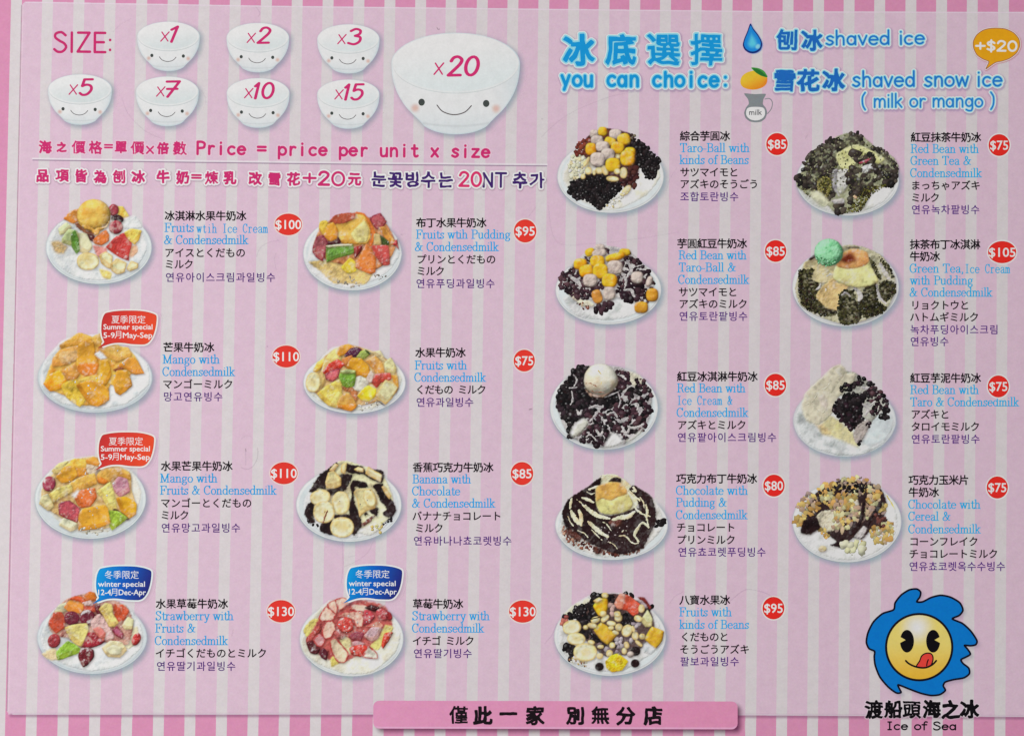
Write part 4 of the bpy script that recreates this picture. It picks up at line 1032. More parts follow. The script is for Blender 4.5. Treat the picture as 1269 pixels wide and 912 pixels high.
def dish_chocolate_pudding():
    d = Dish("picture of chocolate ice with a plain pudding and white milk ribbons", 675, 575, 7.294, 604, 550, 509, 318, tone=(220, 228, 228))
    d.pc('shaved_ice', 'ice', "130,600 180,420 400,200 800,200 1000,330 1080,540 980,680 800,810 540,840 300,770 160,680", col=(216, 214, 208))
    d.sc('chocolate_crumb', "160,560 300,640 480,760 700,800 860,760 900,700 860,790 680,830 440,790 260,730 160,650", 70, 8, 20, [(150, 96, 76), (110, 62, 52), (190, 150, 130), (70, 36, 34)], jag=.4, spec=.2)
    d.pc('cream_base', 'cream', "430,240 480,140 560,92 640,95 720,140 800,220 860,330 780,420 470,430")
    d.pc('chocolate_mass', 'choc', "155,440 200,330 280,270 380,210 470,140 510,125 505,180 460,220 460,300 490,440 590,460 700,440 800,400 850,390 830,300 760,230 800,190 850,215 960,290 1000,400 1005,520 960,620 880,760 700,815 560,780 420,720 300,650 190,570", col=(42, 24, 26))
    d.pc('chocolate_patch', 'choc', "578,158 610,122 650,115 695,135 680,165 630,160")
    d.pc('chocolate_stain', 'chocbrown', "190,560 260,600 330,660 300,690 220,640"); d.pc('chocolate_stain', 'chocbrown', "440,740 520,770 510,800 460,810"); d.pc('chocolate_stain', 'chocbrown', "580,520 640,480 700,500 680,550 610,560", col=(110, 64, 54))
    d.sc('chocolate_bead', "1000,560 1030,510 1080,520 1070,565 1030,580", 5, 20, 34, BLACK)
    for t, w in (("340,305 390,320 440,345", 34), ("365,375 410,420 480,465 580,490", 52), ("620,500 690,480 760,470 810,430", 58), ("240,430 280,500 320,540", 60), ("310,420 330,480 330,550", 50), ("395,520 450,570 510,620 570,655", 50),
                 ("915,370 925,420 925,470", 34), ("900,455 925,500 935,560", 24), ("940,570 880,530 830,600 810,640 850,700", 34), ("670,650 730,650 790,710 850,715", 18), ("245,310 235,350 230,400", 34),
                 ("760,240 810,290 860,330", 34), ("800,210 820,240 790,240", 30), ("400,230 440,215 480,200", 30), ("740,280 790,340 830,410 890,450 950,470", 22), ("500,110 560,100 660,100", 22), ("700,610 720,595 740,600", 12), ("290,320 330,350 370,400", 16), ("210,470 230,520 260,560", 14), ("420,590 470,640 520,690", 14), ("560,700 620,720 660,770", 12), ("860,300 890,340 900,400", 16), ("380,250 420,270 450,260", 14), ("300,600 350,620 390,660", 12), ("520,520 560,540 600,600", 12)):
        d.sw('milk_ribbon', 'cream', t, w * .78)
    d.pc('pudding', 'custard', "462,300 560,320 740,262 795,350 775,405 690,442 590,455 510,440 472,380", col=(232, 214, 140), rk=1.3)
    d.pc('pudding_top', 'caramel', "462,240 480,200 575,162 680,170 742,230 742,272 660,295 600,330 520,310 468,330", col=(232, 172, 88), rk=1.2, soft=1.3)
    d.sc('sauce_shine', "480,560 760,560 840,520 700,720 560,700", 18, 3, 8, [(190, 176, 176)], spec=.2, jag=.5)
def dish_eight_treasure():
    d = Dish("picture of mixed ice with gold cubes, nuts, beans and banana", 675, 720, 7.294, 590, 500, 505, 356, tone=(222, 230, 230))
    d.pc('shaved_ice', 'icewarm', "120,500 180,280 420,120 700,110 920,200 1040,400 1060,560 900,700 700,810 480,810 250,740 150,620", col=(222, 222, 216))
    d.pc('oat_heap', 'cream', "170,300 250,220 380,150 420,180 300,260 200,320", col=(230, 226, 196))
    d.pc('bean_mass', 'dark', "290,330 440,140 640,110 850,180 960,280 990,420 880,600 760,660 560,680 470,620 380,540 270,450", col=(84, 64, 62))
    d.sc('black_bean', "170,330 260,250 400,190 430,130 520,115 440,340 340,390 290,330 200,340", 64, 20, 34, BLACK, gap=.5)
    d.sc('black_bean', "560,150 600,115 640,160 600,195", 8, 18, 28, BLACK); d.sc('black_bean', "680,330 740,290 810,320 825,420 700,400", 26, 20, 30, BLACK, gap=.5)
    d.sc('black_bean', "255,440 400,440 500,520 560,600 490,570 380,500 280,480", 30, 22, 34, BLACK, gap=.5); d.sc('black_bean', "700,110 760,100 830,150 780,160", 6, 22, 32, BLACK); d.sc('black_bean', "890,240 960,220 960,270 900,270", 4, 22, 32, BLACK)
    d.sc('black_bean', "640,520 700,520 680,580 640,570", 5, 24, 34, BLACK); d.sc('black_bean', "190,590 250,550 280,640 270,700 210,690", 8, 28, 40, BLACK, gap=.5); d.sc('oat_grain', "210,690 300,700 390,740 360,770 260,740", 20, 6, 13, [(216, 190, 120), (150, 110, 80), (236, 226, 190)], jag=.4, spec=.1)
    d.sc('purple_jelly', "470,560 560,590 680,500 840,350 870,420 740,620 560,660", 26, 16, 30, [(158, 144, 152), (186, 176, 180), (128, 108, 116)])
    d.sc('jelly_cube', "580,180 630,190 640,290 590,300", 4, 24, 34, [(190, 158, 150)])
    d.sc('red_bean', "145,350 200,320 200,390 160,400", 5, 18, 26, [(160, 84, 78), (190, 110, 96)])
    d.pc('melon_strip', 'melonred', "840,140 900,145 960,230 950,250 880,190", col=(150, 56, 54)); d.pc('melon_strip', 'milk', "840,170 880,175 930,230 900,240", col=(176, 160, 166))
    d.pc('melon_chunk', 'melonred', "632,200 680,113 760,128 865,210 845,290 800,312 740,262 660,245", col=(214, 88, 64)); d.pc('melon_face', 'melonred', "632,200 680,113 730,125 700,240 660,245", col=(222, 140, 114), soft=1.2)
    d.pc('pear', 'pale', "868,350 930,258 972,340 965,402 912,412", col=(222, 222, 164))
    d.pc('golden_cube', 'gold', "438,222 500,158 562,155 572,230 545,302 490,312", col=(240, 186, 44), col2=(226, 158, 30))
    d.pc('banana_chunk', 'banana', "440,175 490,145 530,165 470,200", col=(236, 226, 190))
    d.slice('banana_slice', 245, 415, 82, 64, -10); d.slice('banana_slice', 285, 520, 82, 55, 5)
    d.slice('banana_slice', 367, 640, 106, 82, 0, 5, 0)
    d.pc('golden_cube', 'gold', "443,440 510,370 562,400 652,490 572,572 508,530", col=(246, 180, 56), smooth=.12)
    d.pc('golden_cube', 'gold', "902,520 968,408 1078,450 1062,540 1002,612", col=(238, 174, 48), smooth=.12); d.pc('ice_chunk', 'ice', "900,560 1000,610 960,660 890,640")
    nut(d, (458, 348, 42, 28, -20), (545, 335, 42, 25, -40), (602, 380, 42, 23, 10), (665, 330, 34, 34, 0), (430, 400, 44, 23, 10), (600, 420, 26, 18, 0), (670, 415, 32, 34, 0), (640, 462, 30, 18, 20), (745, 445, 46, 56, 30), (843, 335, 36, 27, 20),
        (655, 295, 30, 26, 0), (875, 245, 28, 36, 0), (527, 292, 30, 26, -20), (585, 650, 30, 31, 0), (420, 550, 32, 20, 15), (505, 590, 28, 17, 0), (498, 675, 30, 26, 0), (610, 577, 26, 26, 0), (720, 628, 23, 29, 0), (740, 575, 22, 32, -20), (818, 492, 30, 36, 0), (880, 497, 26, 26, 0), (545, 125, 30, 24, 0), (850, 560, 40, 16, 40), (800, 430, 14, 30, -15), (370, 415, 22, 20, 0))
    d.pc('pineapple', 'pine', "548,720 600,668 662,652 755,720 702,802 610,822 558,782", col=(240, 204, 40), col2=(206, 166, 30), bk=1.6)
    for x, y, r in ((820, 630, 46), (817, 740, 40), (495, 770, 40), (775, 660, 30)):
        d.ball('round_bean', 'choc' if x != 775 else 'tarogrey', x, y, r, r * .95, wob=.2)
def dish_green_tea_bean():
    d = Dish("picture of red bean ice with dark green tea powder", 970, 150, 7.297, 585, 540, 465, 322, tone=(220, 230, 226))
    d.pc('shaved_ice', 'icewarm', "170,640 300,560 760,640 1020,520 1000,620 900,740 700,830 480,830 280,760", col=(222, 226, 208))
    d.pc('milk_ice', 'milk', "180,450 240,300 420,180 560,115 700,125 830,230 1000,330 1045,420 1030,520 950,560 800,650 730,790 600,825 470,825 360,720 220,660 125,590 130,500", col=(146, 148, 118))
    d.sc('red_bean', "180,450 240,300 430,165 560,190 590,270 470,300 500,420 440,480 330,490", 66, 20, 34, BEAN2, gap=.5)
    d.sc('red_bean', "590,120 630,98 710,130 730,230 600,200", 15, 20, 30, BEAN2); d.sc('red_bean', "790,230 900,260 1040,400 1025,440 900,330", 30, 18, 28, BEAN2)
    d.sc('red_bean', "820,400 960,420 1030,470 1020,570 940,570 860,510", 26, 26, 44, BEAN2, gap=.5)
    d.sc('red_bean', "115,560 130,500 240,490 250,590 200,630 150,590", 14, 22, 36, BEAN2); d.sc('red_bean', "260,530 420,470 470,560 460,680 420,710 350,620 270,630", 24, 26, 42, BEAN2, gap=.5)
    d.pc('matcha_milk', 'milkgreen', "480,310 600,230 700,220 920,340 860,390 720,310 650,400 600,450 520,420")
    d.sc('red_bean', "628,300 700,290 790,300 820,380 730,410 690,380", 11, 34, 48, BEAN2, gap=.5); d.sw('bean_gloss', 'dragon', "690,380 740,370 790,345", 26)
    d.pc('milk_drip', 'milk', "450,450 500,440 490,560 510,680 450,600", col=(160, 158, 160)); d.pc('milk_drip', 'milk', "500,450 590,440 590,580 530,660 490,610", col=(198, 198, 192)); d.pc('milk_drip', 'milk', "690,430 800,390 810,450 740,480", col=(206, 206, 206))
    d.sc('red_bean', "580,450 680,440 690,560 600,600", 9, 30, 46, BEAN2, gap=.5); d.sc('red_bean', "720,500 800,450 830,560 760,640 640,690 620,760 580,740 640,600", 28, 24, 40, BEAN2, gap=.5)
    d.sc('tea_powder', "310,540 390,495 440,560 430,640 400,690 320,640", 110, 6, 12, [(96, 94, 44), (134, 128, 70), (64, 60, 30), (150, 140, 90)], jag=.4, spec=.1)
    d.sc('tea_powder', "700,640 800,590 930,580 820,660 760,720 700,820 560,830 640,740", 150, 6, 12, [(88, 88, 36), (124, 120, 56), (56, 52, 28), (60, 46, 36)], jag=.4, spec=.1)
    d.sc('tea_powder', "160,610 300,620 420,720 360,740 220,670", 70, 5, 10, [(90, 90, 50), (60, 56, 40), (150, 150, 110)], jag=.4, spec=.1)
    d.pc('ice_edge', 'icewarm', "240,650 330,640 420,740 370,780 280,720", col=(206, 206, 176)); d.sc('red_bean', "450,760 550,735 560,800 500,835", 6, 28, 42, BEAN2, gap=.5); d.pc('milk_drip', 'milk', "440,720 540,700 560,740 470,750")
    d.sc('tea_powder', "200,430 260,300 440,190 560,130 700,150 830,240 1000,350 1030,470 860,560 700,620 480,640 300,600", 170, 5, 12, [(96, 98, 60), (120, 120, 84), (70, 68, 46), (150, 148, 116)], jag=.4, spec=.05, gap=1.2)
    for t in ("260,330 420,230 500,300 380,440", "560,150 680,150 700,230 580,230", "860,290 980,360 960,450 860,400", "660,480 800,460 780,580 680,560", "480,560 580,600 540,720 470,680", "240,480 320,460 330,560 250,580"):
        d.pc('milk_film', 'milkgreen', t, col=(160, 164, 130), soft=4, alpha=.42, veil=1)
    d.sc('nut', "630,660 670,670 660,700 640,690", 2, 12, 20, [(220, 176, 140)])
def dish_green_tea_pudding():
    d = Dish("picture of green tea ice with a green scoop beside a pudding", 970, 285, 7.297, 567, 515, 482, 360, tone=(214, 220, 222))
    d.pc('milk_ice', 'milk', "110,520 170,350 300,230 560,140 720,150 900,240 1010,420 1020,560 930,720 740,820 540,850 320,780 160,680", col=(176, 172, 142))
    GR = [(52, 50, 28), (38, 38, 22), (68, 66, 38), (88, 86, 56), (28, 28, 18)]
    d.pc('syrup', 'syrup', "190,300 300,250 470,330 480,420 400,480 290,470 200,390", col=(196, 184, 140), soft=1)
    d.sc('grass_jelly', "150,370 290,360 260,440 340,500 320,560 300,620 400,690 490,720 480,770 380,780 250,740 170,680 145,560", 230, 8, 18, GR, base='dark', jag=.3, spec=.5)
    d.sc('grass_jelly', "780,250 830,300 870,390 900,450 840,420 800,330", 40, 8, 16, GR, jag=.35); d.sc('grass_jelly', "860,230 960,330 1000,430 960,420 900,310", 30, 7, 15, GR, jag=.35)
    d.sw('milk_streak', 'milk', "880,310 920,380 960,440", 40)
    d.pc('syrup', 'syrup', "300,600 360,510 460,430 500,480 620,480 560,560 500,720 390,700", col=(208, 180, 124), soft=.8)
    d.sc('grass_jelly', "510,590 540,550 640,545 660,640 720,680 690,830 540,855 500,760", 190, 9, 20, GR, base='dark', jag=.3); d.sc('grass_jelly', "690,620 740,540 760,480 850,500 855,640 940,700 880,760 770,795 690,740", 210, 9, 20, GR[:3] + GR[4:], base='dark', jag=.35)
    d.sc('grass_jelly', "870,490 930,460 1005,470 1015,570 930,645 880,600", 110, 9, 18, GR[:3] + GR[4:], base='dark', jag=.35)
    d.sw('milk_streak', 'milk', "850,500 870,600 930,670", 28); d.sw('milk_streak', 'milk', "650,520 700,590 690,640", 44); d.sw('milk_streak', 'milk', "530,590 570,570 610,600", 22); d.sw('milk_streak', 'milk', "300,540 330,520 340,490", 22)
    for t in ("180,420 260,400 300,520 220,560", "330,700 420,690 470,750 380,760", "540,600 640,580 660,700 580,720", "720,560 800,540 820,640 740,640", "880,330 980,400 1000,470 900,450", "560,760 660,740 680,820 580,830", "880,520 960,510 970,580 900,600"):
        d.pc('milk_film', 'milkgreen', t, col=(176, 170, 140), soft=4, alpha=.5, veil=1)
    d.pc('dark_edge', 'dark', "235,260 290,225 295,250 250,275"); d.pc('dark_edge', 'dark', "560,155 680,150 690,165 600,170", col=(110, 100, 80))
    d.pc('pudding', 'custard', "478,325 600,340 772,280 800,340 850,425 862,470 790,505 690,522 590,507 500,468 455,432", col=(226, 210, 146), rk=1.5)
    d.pc('pudding_top', 'caramel', "484,318 500,262 535,214 620,172 700,180 764,208 780,285 745,322 650,350 560,352 505,338", col=(230, 158, 96), rk=1.3, soft=1.3)
    d.pc('burnt_caramel', 'burnt', "515,270 560,220 620,212 660,270 610,305 550,300", soft=4)
    d.ball('green_tea_scoop', 'matchacream', 415, 204, 130, 124)
    d.sc('scoop_grain', "300,240 380,260 470,260 480,300 400,330 330,310", 34, 6, 12, [(96, 170, 112), (70, 130, 86), (150, 214, 166)], spec=.1, jag=.3)
    for t in ("350,410 370,390 400,380", "390,430 410,410 435,400", "370,520 390,540 385,555"): d.sw('syrup_gloss', 'ice', t, 7)
def dish_taro_paste():
    d = Dish("picture of ice half taro paste and half black red bean", 970, 440, 7.018, 537, 570, 448, 315, glass=True, tone=(206, 216, 220))
    d.pc('shaved_ice', 'ice', "110,560 160,420 300,360 820,420 930,500 970,600 880,760 700,860 480,870 260,800 140,690", col=(206, 212, 210))
    d.pc('plate_face', 'ice', "800,520 880,500 960,540 950,640 880,740 760,800 700,740", col=(192, 206, 212), soft=3, alpha=.6)
    d.pc('syrup', 'syrup', "390,520 480,560 610,670 660,800 570,770 460,720 350,690 320,630", col=(206, 194, 122), soft=3, alpha=.75); d.pc('syrup', 'syrup', "280,600 340,600 420,680 360,690", col=(206, 176, 126), soft=3, alpha=.7)
    d.pc('milk_ice', 'milk', "430,170 540,140 620,150 700,195 790,260 850,330 905,400 910,470 820,530 760,600 700,540 560,400 480,320", col=(166, 166, 156), soft=1.2)
    d.pc('taro_paste', 'taropaste', "165,430 190,340 240,280 330,200 420,112 490,82 535,105 560,155 630,158 620,240 530,320 455,410 432,500 400,540 310,605 220,580 175,510", soft=2.4, bk=.6)
    d.pc('taro_ridge', 'taropaste', "400,220 470,110 520,110 540,160 470,260 420,330", col=(196, 190, 168), soft=2.4, alpha=.7); d.pc('taro_ridge', 'taropaste', "310,370 360,340 390,420 380,480 330,430", col=(198, 184, 178), soft=2.4, alpha=.6)
    for t, w in (("200,430 260,400 300,340", 14), ("330,300 380,280 420,220", 16), ("290,470 340,500 370,480", 14)): d.sw('taro_gloss', 'taropaste', t, w * .6)
    d.sc('red_bean', "485,300 540,260 640,240 660,195 710,205 700,250 560,310 510,330", 24, 18, 28, BLACK + BEAN[:1], gap=.5)
    d.sc('red_bean', "440,480 480,395 570,340 680,340 750,290 775,310 760,350 700,400 680,500 700,570 640,640 580,640 520,570", 130, 18, 30, BLACK + BEAN[:1], base='choc', gap=.5)
    d.sc('red_bean', "740,240 790,260 910,400 905,460 850,480 800,530 770,500 800,420 740,400 780,330", 34, 16, 28, BEAN + BLACK, gap=.55); d.sc('red_bean', "855,530 870,480 915,475 920,530 880,560", 6, 22, 32, BLACK, gap=.5)
    for t, w in (("700,430 740,470 720,520", 30), ("690,280 720,290 750,280", 26), ("730,420 760,440 800,400", 22)): d.sw('milk_streak', 'milk', t, w)
    d.pc('milk_foot', 'milk', "610,690 650,610 740,560 760,600 690,740 640,770", col=(168, 158, 152)); d.sc('red_bean', "640,760 680,740 670,775 650,775", 3, 14, 20, BLACK); d.sc('red_bean', "720,590 755,590 750,630 730,630", 3, 14, 20, BEAN)
def dish_cereal():
    d = Dish("picture of chocolate ice strewn with golden corn flakes", 970, 575, 7.018, 558, 500, 474, 356, tone=(220, 228, 230))
    d.pc('shaved_ice', 'icewarm', "110,540 180,360 330,210 620,130 860,220 990,430 980,600 860,730 680,820 480,830 280,760 160,650", col=(224, 228, 220))
    d.pc('chocolate_mass', 'choc', "155,590 180,480 220,330 320,220 440,165 520,130 620,140 760,160 860,225 900,330 880,480 900,520 770,570 690,650 620,640 520,700 430,640 320,560 240,610", col=(50, 34, 36))
    d.pc('chocolate_crumb', 'choc', "410,700 440,690 520,640 530,720 460,720")
    FL = [(220, 182, 110), (204, 160, 92), (186, 156, 132), (166, 144, 134), (226, 204, 156), (200, 176, 144)]
    d.pc('milk_pool', 'milk', "290,460 340,410 420,400 500,470 490,550 380,590 320,530", col=(206, 198, 174)); d.pc('milk_pool', 'milk', "560,320 640,300 660,360 590,400", col=(196, 186, 166)); d.pc('milk_pool', 'milk', "620,630 700,540 730,560 690,640", col=(196, 190, 188))
    d.sc('corn_flake', "310,230 330,180 420,170 440,280 350,300", 28, 17, 34, FL[:2] + FL[4:5], asp=.55, jag=.25, flake=True, spec=.25)
    d.sc('corn_flake', "440,160 520,120 700,120 760,160 700,260 560,260 470,200", 42, 12, 31, FL, asp=.55, jag=.25, flake=True, spec=.3); d.sc('corn_flake', "740,210 840,170 850,300 790,370 740,330", 33, 17, 36, FL[:2] + FL[4:], asp=.55, jag=.25, flake=True, spec=.2)
    d.sc('corn_flake', "120,370 220,250 310,310 300,400 230,440 140,390", 37, 14, 32, FL, asp=.55, jag=.25, flake=True, spec=.3); d.sc('corn_flake', "95,490 150,450 195,460 170,550 120,520", 13, 18, 34, FL[:2], asp=.55, jag=.25, flake=True)
    d.sc('corn_flake', "480,280 640,250 620,360 560,400 500,340", 33, 17, 36, FL[:2] + FL[4:5], asp=.55, jag=.25, flake=True); d.sc('corn_flake', "340,300 480,280 560,400 640,420 620,510 520,600 440,560 440,420", 76, 14, 31, FL, asp=.55, jag=.25, flake=True, spec=.3)
    d.sc('corn_flake', "600,400 720,330 800,380 760,470 640,500", 33, 17, 32, FL[2:], asp=.55, jag=.25, flake=True, spec=.3); d.sc('corn_flake', "840,340 900,330 890,430 850,420", 12, 18, 32, FL, asp=.55, jag=.25, flake=True)
    d.sc('corn_flake', "310,560 360,570 400,630 380,650", 13, 12, 24, FL[:2], asp=.55, jag=.25, flake=True); d.sc('corn_flake', "760,560 900,500 950,510 960,600 900,690 800,680", 52, 18, 37, FL[:2] + FL[4:], asp=.55, jag=.25, flake=True, spec=.2)
    d.sc('corn_flake', "690,680 720,670 725,750 695,730", 6, 15, 26, FL[:2], asp=.55, jag=.25, flake=True); d.ball('corn_flake', 'custard', 345, 735, 36, 28, col=(222, 198, 150))
    d.pc('chocolate_streak', 'choc', "690,330 720,340 700,480 640,600 580,620 600,560 660,500"); d.pc('chocolate_streak', 'choc', "730,500 800,390 840,330 870,320 860,370 780,470 740,560"); d.pc('chocolate_streak', 'choc', "160,590 180,490 290,460 320,560 220,600")
    d.sc('chocolate_crumb', "790,440 890,440 900,530 840,540", 10, 14, 26, [(70, 44, 40), (110, 66, 60)], jag=.4); d.sc('chocolate_crumb', "300,250 420,210 560,160 740,180 690,260 480,230", 24, 10, 22, BLACK, jag=.4)
    d.sc('syrup_drop', "540,690 720,690 700,760 560,750", 8, 26, 50, [(228, 222, 180), (222, 216, 166)], spec=.1, jag=.4); d.sw('syrup_streak', 'syrup', "900,270 940,330 980,400", 12)
DISHES = [dish_ice_cream_fruit, dish_pudding_fruit, dish_mango, dish_fruit, dish_mango_fruit, dish_banana_chocolate, dish_strawberry_fruit, dish_strawberry,
          dish_taro_beans, dish_taro_red_bean, dish_red_bean_ice_cream, dish_chocolate_pudding, dish_eight_treasure,
          dish_green_tea_bean, dish_green_tea_pudding, dish_taro_paste, dish_cereal]
# ------------------------------------------------------------------ smiling bowls
MAG = (200, 46, 110)
def bowl(cx, cy, r, num, tall, label):
    T = lambda x, y: (cx + x * r, cy + y * r)
    low = catmull([T(*p) for p in [(1, .0), (.99, .16), (.955, .33), (.88, .51), (.76, .69), (.61, .84), (.55, .90), (.46, .99), (.26, 1.07), (0, 1.10), (-.26, 1.07), (-.46, .99), (-.55, .90), (-.61, .84), (-.76, .69), (-.88, .51), (-.955, .33), (-.99, .16), (-1, .0)]], False, 4)
    up = arc(cx, cy, r, .48 * r, 180, 360, 40)
    q = np.concatenate([low[:-1], up[:-1]])
    layer(14 if num in ('1', '2', '3') else 26); st = .6 if r < 50 else .8
    b = (cx - r - 9, cy - .6 * r - 7, cx + r + 12, cy + 1.1 * r + 12); X, Y = grid(b, st)
    F = poly_sdf(X - 2.6, Y - 2.8, q)
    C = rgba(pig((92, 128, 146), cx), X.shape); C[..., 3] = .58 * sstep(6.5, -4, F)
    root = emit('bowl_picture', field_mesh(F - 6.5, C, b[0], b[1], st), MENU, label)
    F = poly_sdf(X, Y, q)
    xx = (X - cx) / r; yy = (Y - cy) / r
    base = pig((234, 239, 239), cx); blue = pig((180, 200, 208), cx)
    t = np.clip(.10 + .35 * sstep(.5, 1.05, xx) + .30 * sstep(.6, 1.1, yy) + .35 * sstep(2.5, 0, -F), 0, 1)[..., None]
    C = rgba(0, X.shape); col = base * (1 - t) + blue * t
    foot = np.exp(-((yy - .97 + .18 * xx * xx) / .018) ** 2) * (np.abs(xx) < .52) * .12
    col = col * (1 - foot[..., None]); C[..., :3] = col * (1 + .03 * fbm(X * .2, Y * .2, 5, 2))[..., None]
    emit('bowl_side', field_mesh(F, C, b[0], b[1], st), root)
    e = ell(cx, cy, r * .985, r * .465, 0, 56); F = poly_sdf(X, Y, e)
    inn = pig((211, 219, 220), cx); inn2 = pig((230, 234, 234), cx)
    t = sstep(-.6, .7, yy * 1.6 + .2 * xx)[..., None]
    C = rgba(0, X.shape); col = inn2 * (1 - t) + inn * t
    col = col * (1 - .26 * np.exp(-(F / .7) ** 2) * sstep(-.1, .3, yy))[..., None]
    col = col + (pig((240, 244, 244), cx) - col) * (.75 * np.exp(-((F + 1.7) / .8) ** 2))[..., None]
    C[..., :3] = np.clip(col, 0, .93); emit('bowl_inside', field_mesh(F, C, b[0], b[1], st), root)
    for x, y in ((-.63, .69), (.63, .70)):
        shape('cheek', ell(*T(x, y), r * .055, r * .055), (206, 156, 138), root, soft=r * .045, alpha=.7, st=.4)
    for x, y in ((-.53, .60), (.475, .62)):
        shape('eye', ell(*T(x, y), r * .05, r * .055), (66, 72, 70), root, st=.3)
    m = catmull([T(-.29, .645), T(-.2, .745), T(-.03, .795), T(.14, .755), T(.245, .655)], False, 6)
    strokes('smile', [m], max(.42, r * .0085), (96, 90, 92), root, st=.25)
    # the number, drawn with a slanting brush
    big = r > 50; n = num
    W = r * (.69 if big else {'1': .55, '10': .92, '15': .92}.get(n, .74)); H = r * (.285 if big else .48); base = cy + r * (.186 if big else .165)
    x0 = cx - W / 2 + r * (.01 if big else .03); wx = r * (.15 if big else .27)
    gx = skel_text(ROUND, 'x', x0, x0 + wx, base - .02 * r, H * .60 / .46, -1, slant=.12)
    gn = skel_text(ROUND, n, x0 + wx + .07 * r, x0 + W, base, H / .70, -1, slant=.16)
    D = [stroke_data(L, H * .042, MAG, st=.3) for L in gx] + [stroke_data(L, H * .098, MAG, st=.3, ny=H * .078) for L in gn]
    emit('size_number', merge(D), root)
BOWLS = [(208.9, 46, 38.8, '1'), (319.6, 47.6, 38.8, '2'), (431.8, 49.2, 38.6, '3'), (99.3, 111.6, 39.6, '5'), (207.5, 114, 39.0, '7'), (320, 116, 39.0, '10'), (431.7, 117.6, 38.6, '15'), (564.7, 79.4, 79.6, '20')]
def bowls():
    for x, y, r, n in BOWLS: bowl(x, y, r, n, 0, "smiling white bowl marked times %s" % n)
    g = skel_text(ROUND, "SIZE:", 67.5, 136.5, 64.6, 34, .6)
    # the display I of this word is a plain bar
    emit('size_heading', merge([stroke_data(L, 1.6, MAG, st=.35) for L in g]), MENU)
def han(parent, name, items, em, c, bold, st=.4):
    art_text(name, [('g', ch, x, y, em, bold) for ch, x, y in items], parent, c, [], st)
def formula_lines():
    layer(40)
    Z = lambda zx, zy: (40 + zx / 6.345, 165 + zy / 6.345)
    it = [('g', ch, *Z(x, y), em, .9) for ch, x, y, em in (('海', 102, 110, 16.5), ('之', 232, 112, 12.5), ('價', 365, 112, 17), ('格', 498, 115, 16.5), ('單', 697, 113, 16), ('價', 828, 117, 17), ('倍', 1027, 122, 15), ('數', 1160, 122, 17.5))]
    for ch, x0, x1 in (('=', 570, 628), ('x', 902, 952)):
        for L in skel_text(ROUND, ch, 40 + x0 / 6.345, 40 + x1 / 6.345, 165 + (140 if ch == '=' else 160) / 6.345, 16 if ch == '=' else 18, .9): it.append(('s', L, 1.1))
    g = skel_text(ROUND, "Price = price per unit x size", 244.9, 606.5, 191.2, 21.5, .66, mono=True)
    for L in g: it.append(('s', L, 1.6))
    art_text('price_formula', it, MENU, MAG, [(1.3, (236, 196, 212), .75, 0, 0, 1.0, 'letter_glow')], .4)
    # divider
    v = lambda u: float(np.interp(u, [41, 240, 460, 678], [198.7, 201.6, 204.2, 206]))
    us = np.linspace(41, 677.5, 30)
    d = strokes('divider_line', [np.array([(u, v(u) - 1.6) for u in us])], 1.7, (234, 220, 232), MENU, alpha=.9, soft=.5)
    strokes('divider_shade', [np.array([(u, v(u)) for u in us])], .75, (140, 116, 142), d, soft=.4)
    # second line, outlined
    it = [('g', ch, *Z(x, y), 16.4, .9) for ch, x, y in (('品', 82, 337), ('項', 237, 338), ('皆', 387, 338), ('為', 535, 345), ('刨', 682, 343), ('冰', 835, 345), ('牛', 1030, 345), ('奶', 1185, 352))]
    Y = lambda zx, zy: (240 + zx / 5.768, 165 + zy / 5.768)
    it += [('g', ch, *Y(x, y), 16.6, .9) for ch, x, y in (('煉', 128, 320), ('乳', 262, 320), ('改', 440, 325), ('雪', 580, 330), ('花', 712, 330), ('元', 1152, 333))]
    for ch, x0, x1, b, s, w in (('=', -12, 50, 345, 17, 1.3), ('+', 785, 870, 370, 24, 1.5), ('2', 895, 965, 372, 22.5, 1.7), ('0', 992, 1075, 374, 23, 1.5)):
        for L in skel_text(ROUND, ch, 240 + x0 / 5.768, 240 + x1 / 5.768, 165 + b / 5.768, s, .9): it.append(('s', L, w))
    out = lambda c: [(2.6, (150, 120, 140), .55, .5, .8, .9, 'letter_shade'), (1.9, (238, 226, 232), 1, 0, 0, 0, 'letter_outline')]
    art_text('topping_note', it, MENU, MAG, out(0), .4, "pink outlined Chinese note line")
    W = lambda zx, zy: (450 + zx / 5.2875, 165 + zy / 5.2875)
    it = [('g', ch, *W(x, y), 20.5, .80) for ch, x, y in (('눈', 103, 303), ('꽃', 212, 308), ('빙', 320, 305), ('수', 428, 308), ('는', 540, 308), ('추', 1028, 312), ('가', 1140, 312))]
    for L in skel_text(ROUND, "NT", 450 + 790 / 5.2875, 450 + 935 / 5.2875, 165 + 352 / 5.2875, 24, .8): it.append(('s', L, 1.45))
    art_text('topping_note', it, MENU, (62, 34, 104), out(0), .4, "violet outlined Korean note line")
    it = [('s', L, 1.6) for L in skel_text(ROUND, "20", 450 + 632 / 5.2875, 450 + 770 / 5.2875, 165 + 348 / 5.2875, 24, .8)]
    art_text('topping_note', it, MENU, (206, 50, 104), out(0), .4, "pink number twenty in the Korean note line")
CY = (22, 142, 204)
def squat(G, base, size):
    """shortens the ascenders of a line of round lettering"""
    for L in G:
        for l in L:
            if np.ptp(l[:, 0]) + np.ptp(l[:, 1]) < .05 * size: l[:, 1] += .02 * size; continue
            h = base - .47 * size; k = l[:, 1] < h; l[k, 1] = h + (l[k, 1] - h) * .55
            h = base + 1; k = l[:, 1] > h; l[k, 1] = h + (l[k, 1] - h) * .8
    return G
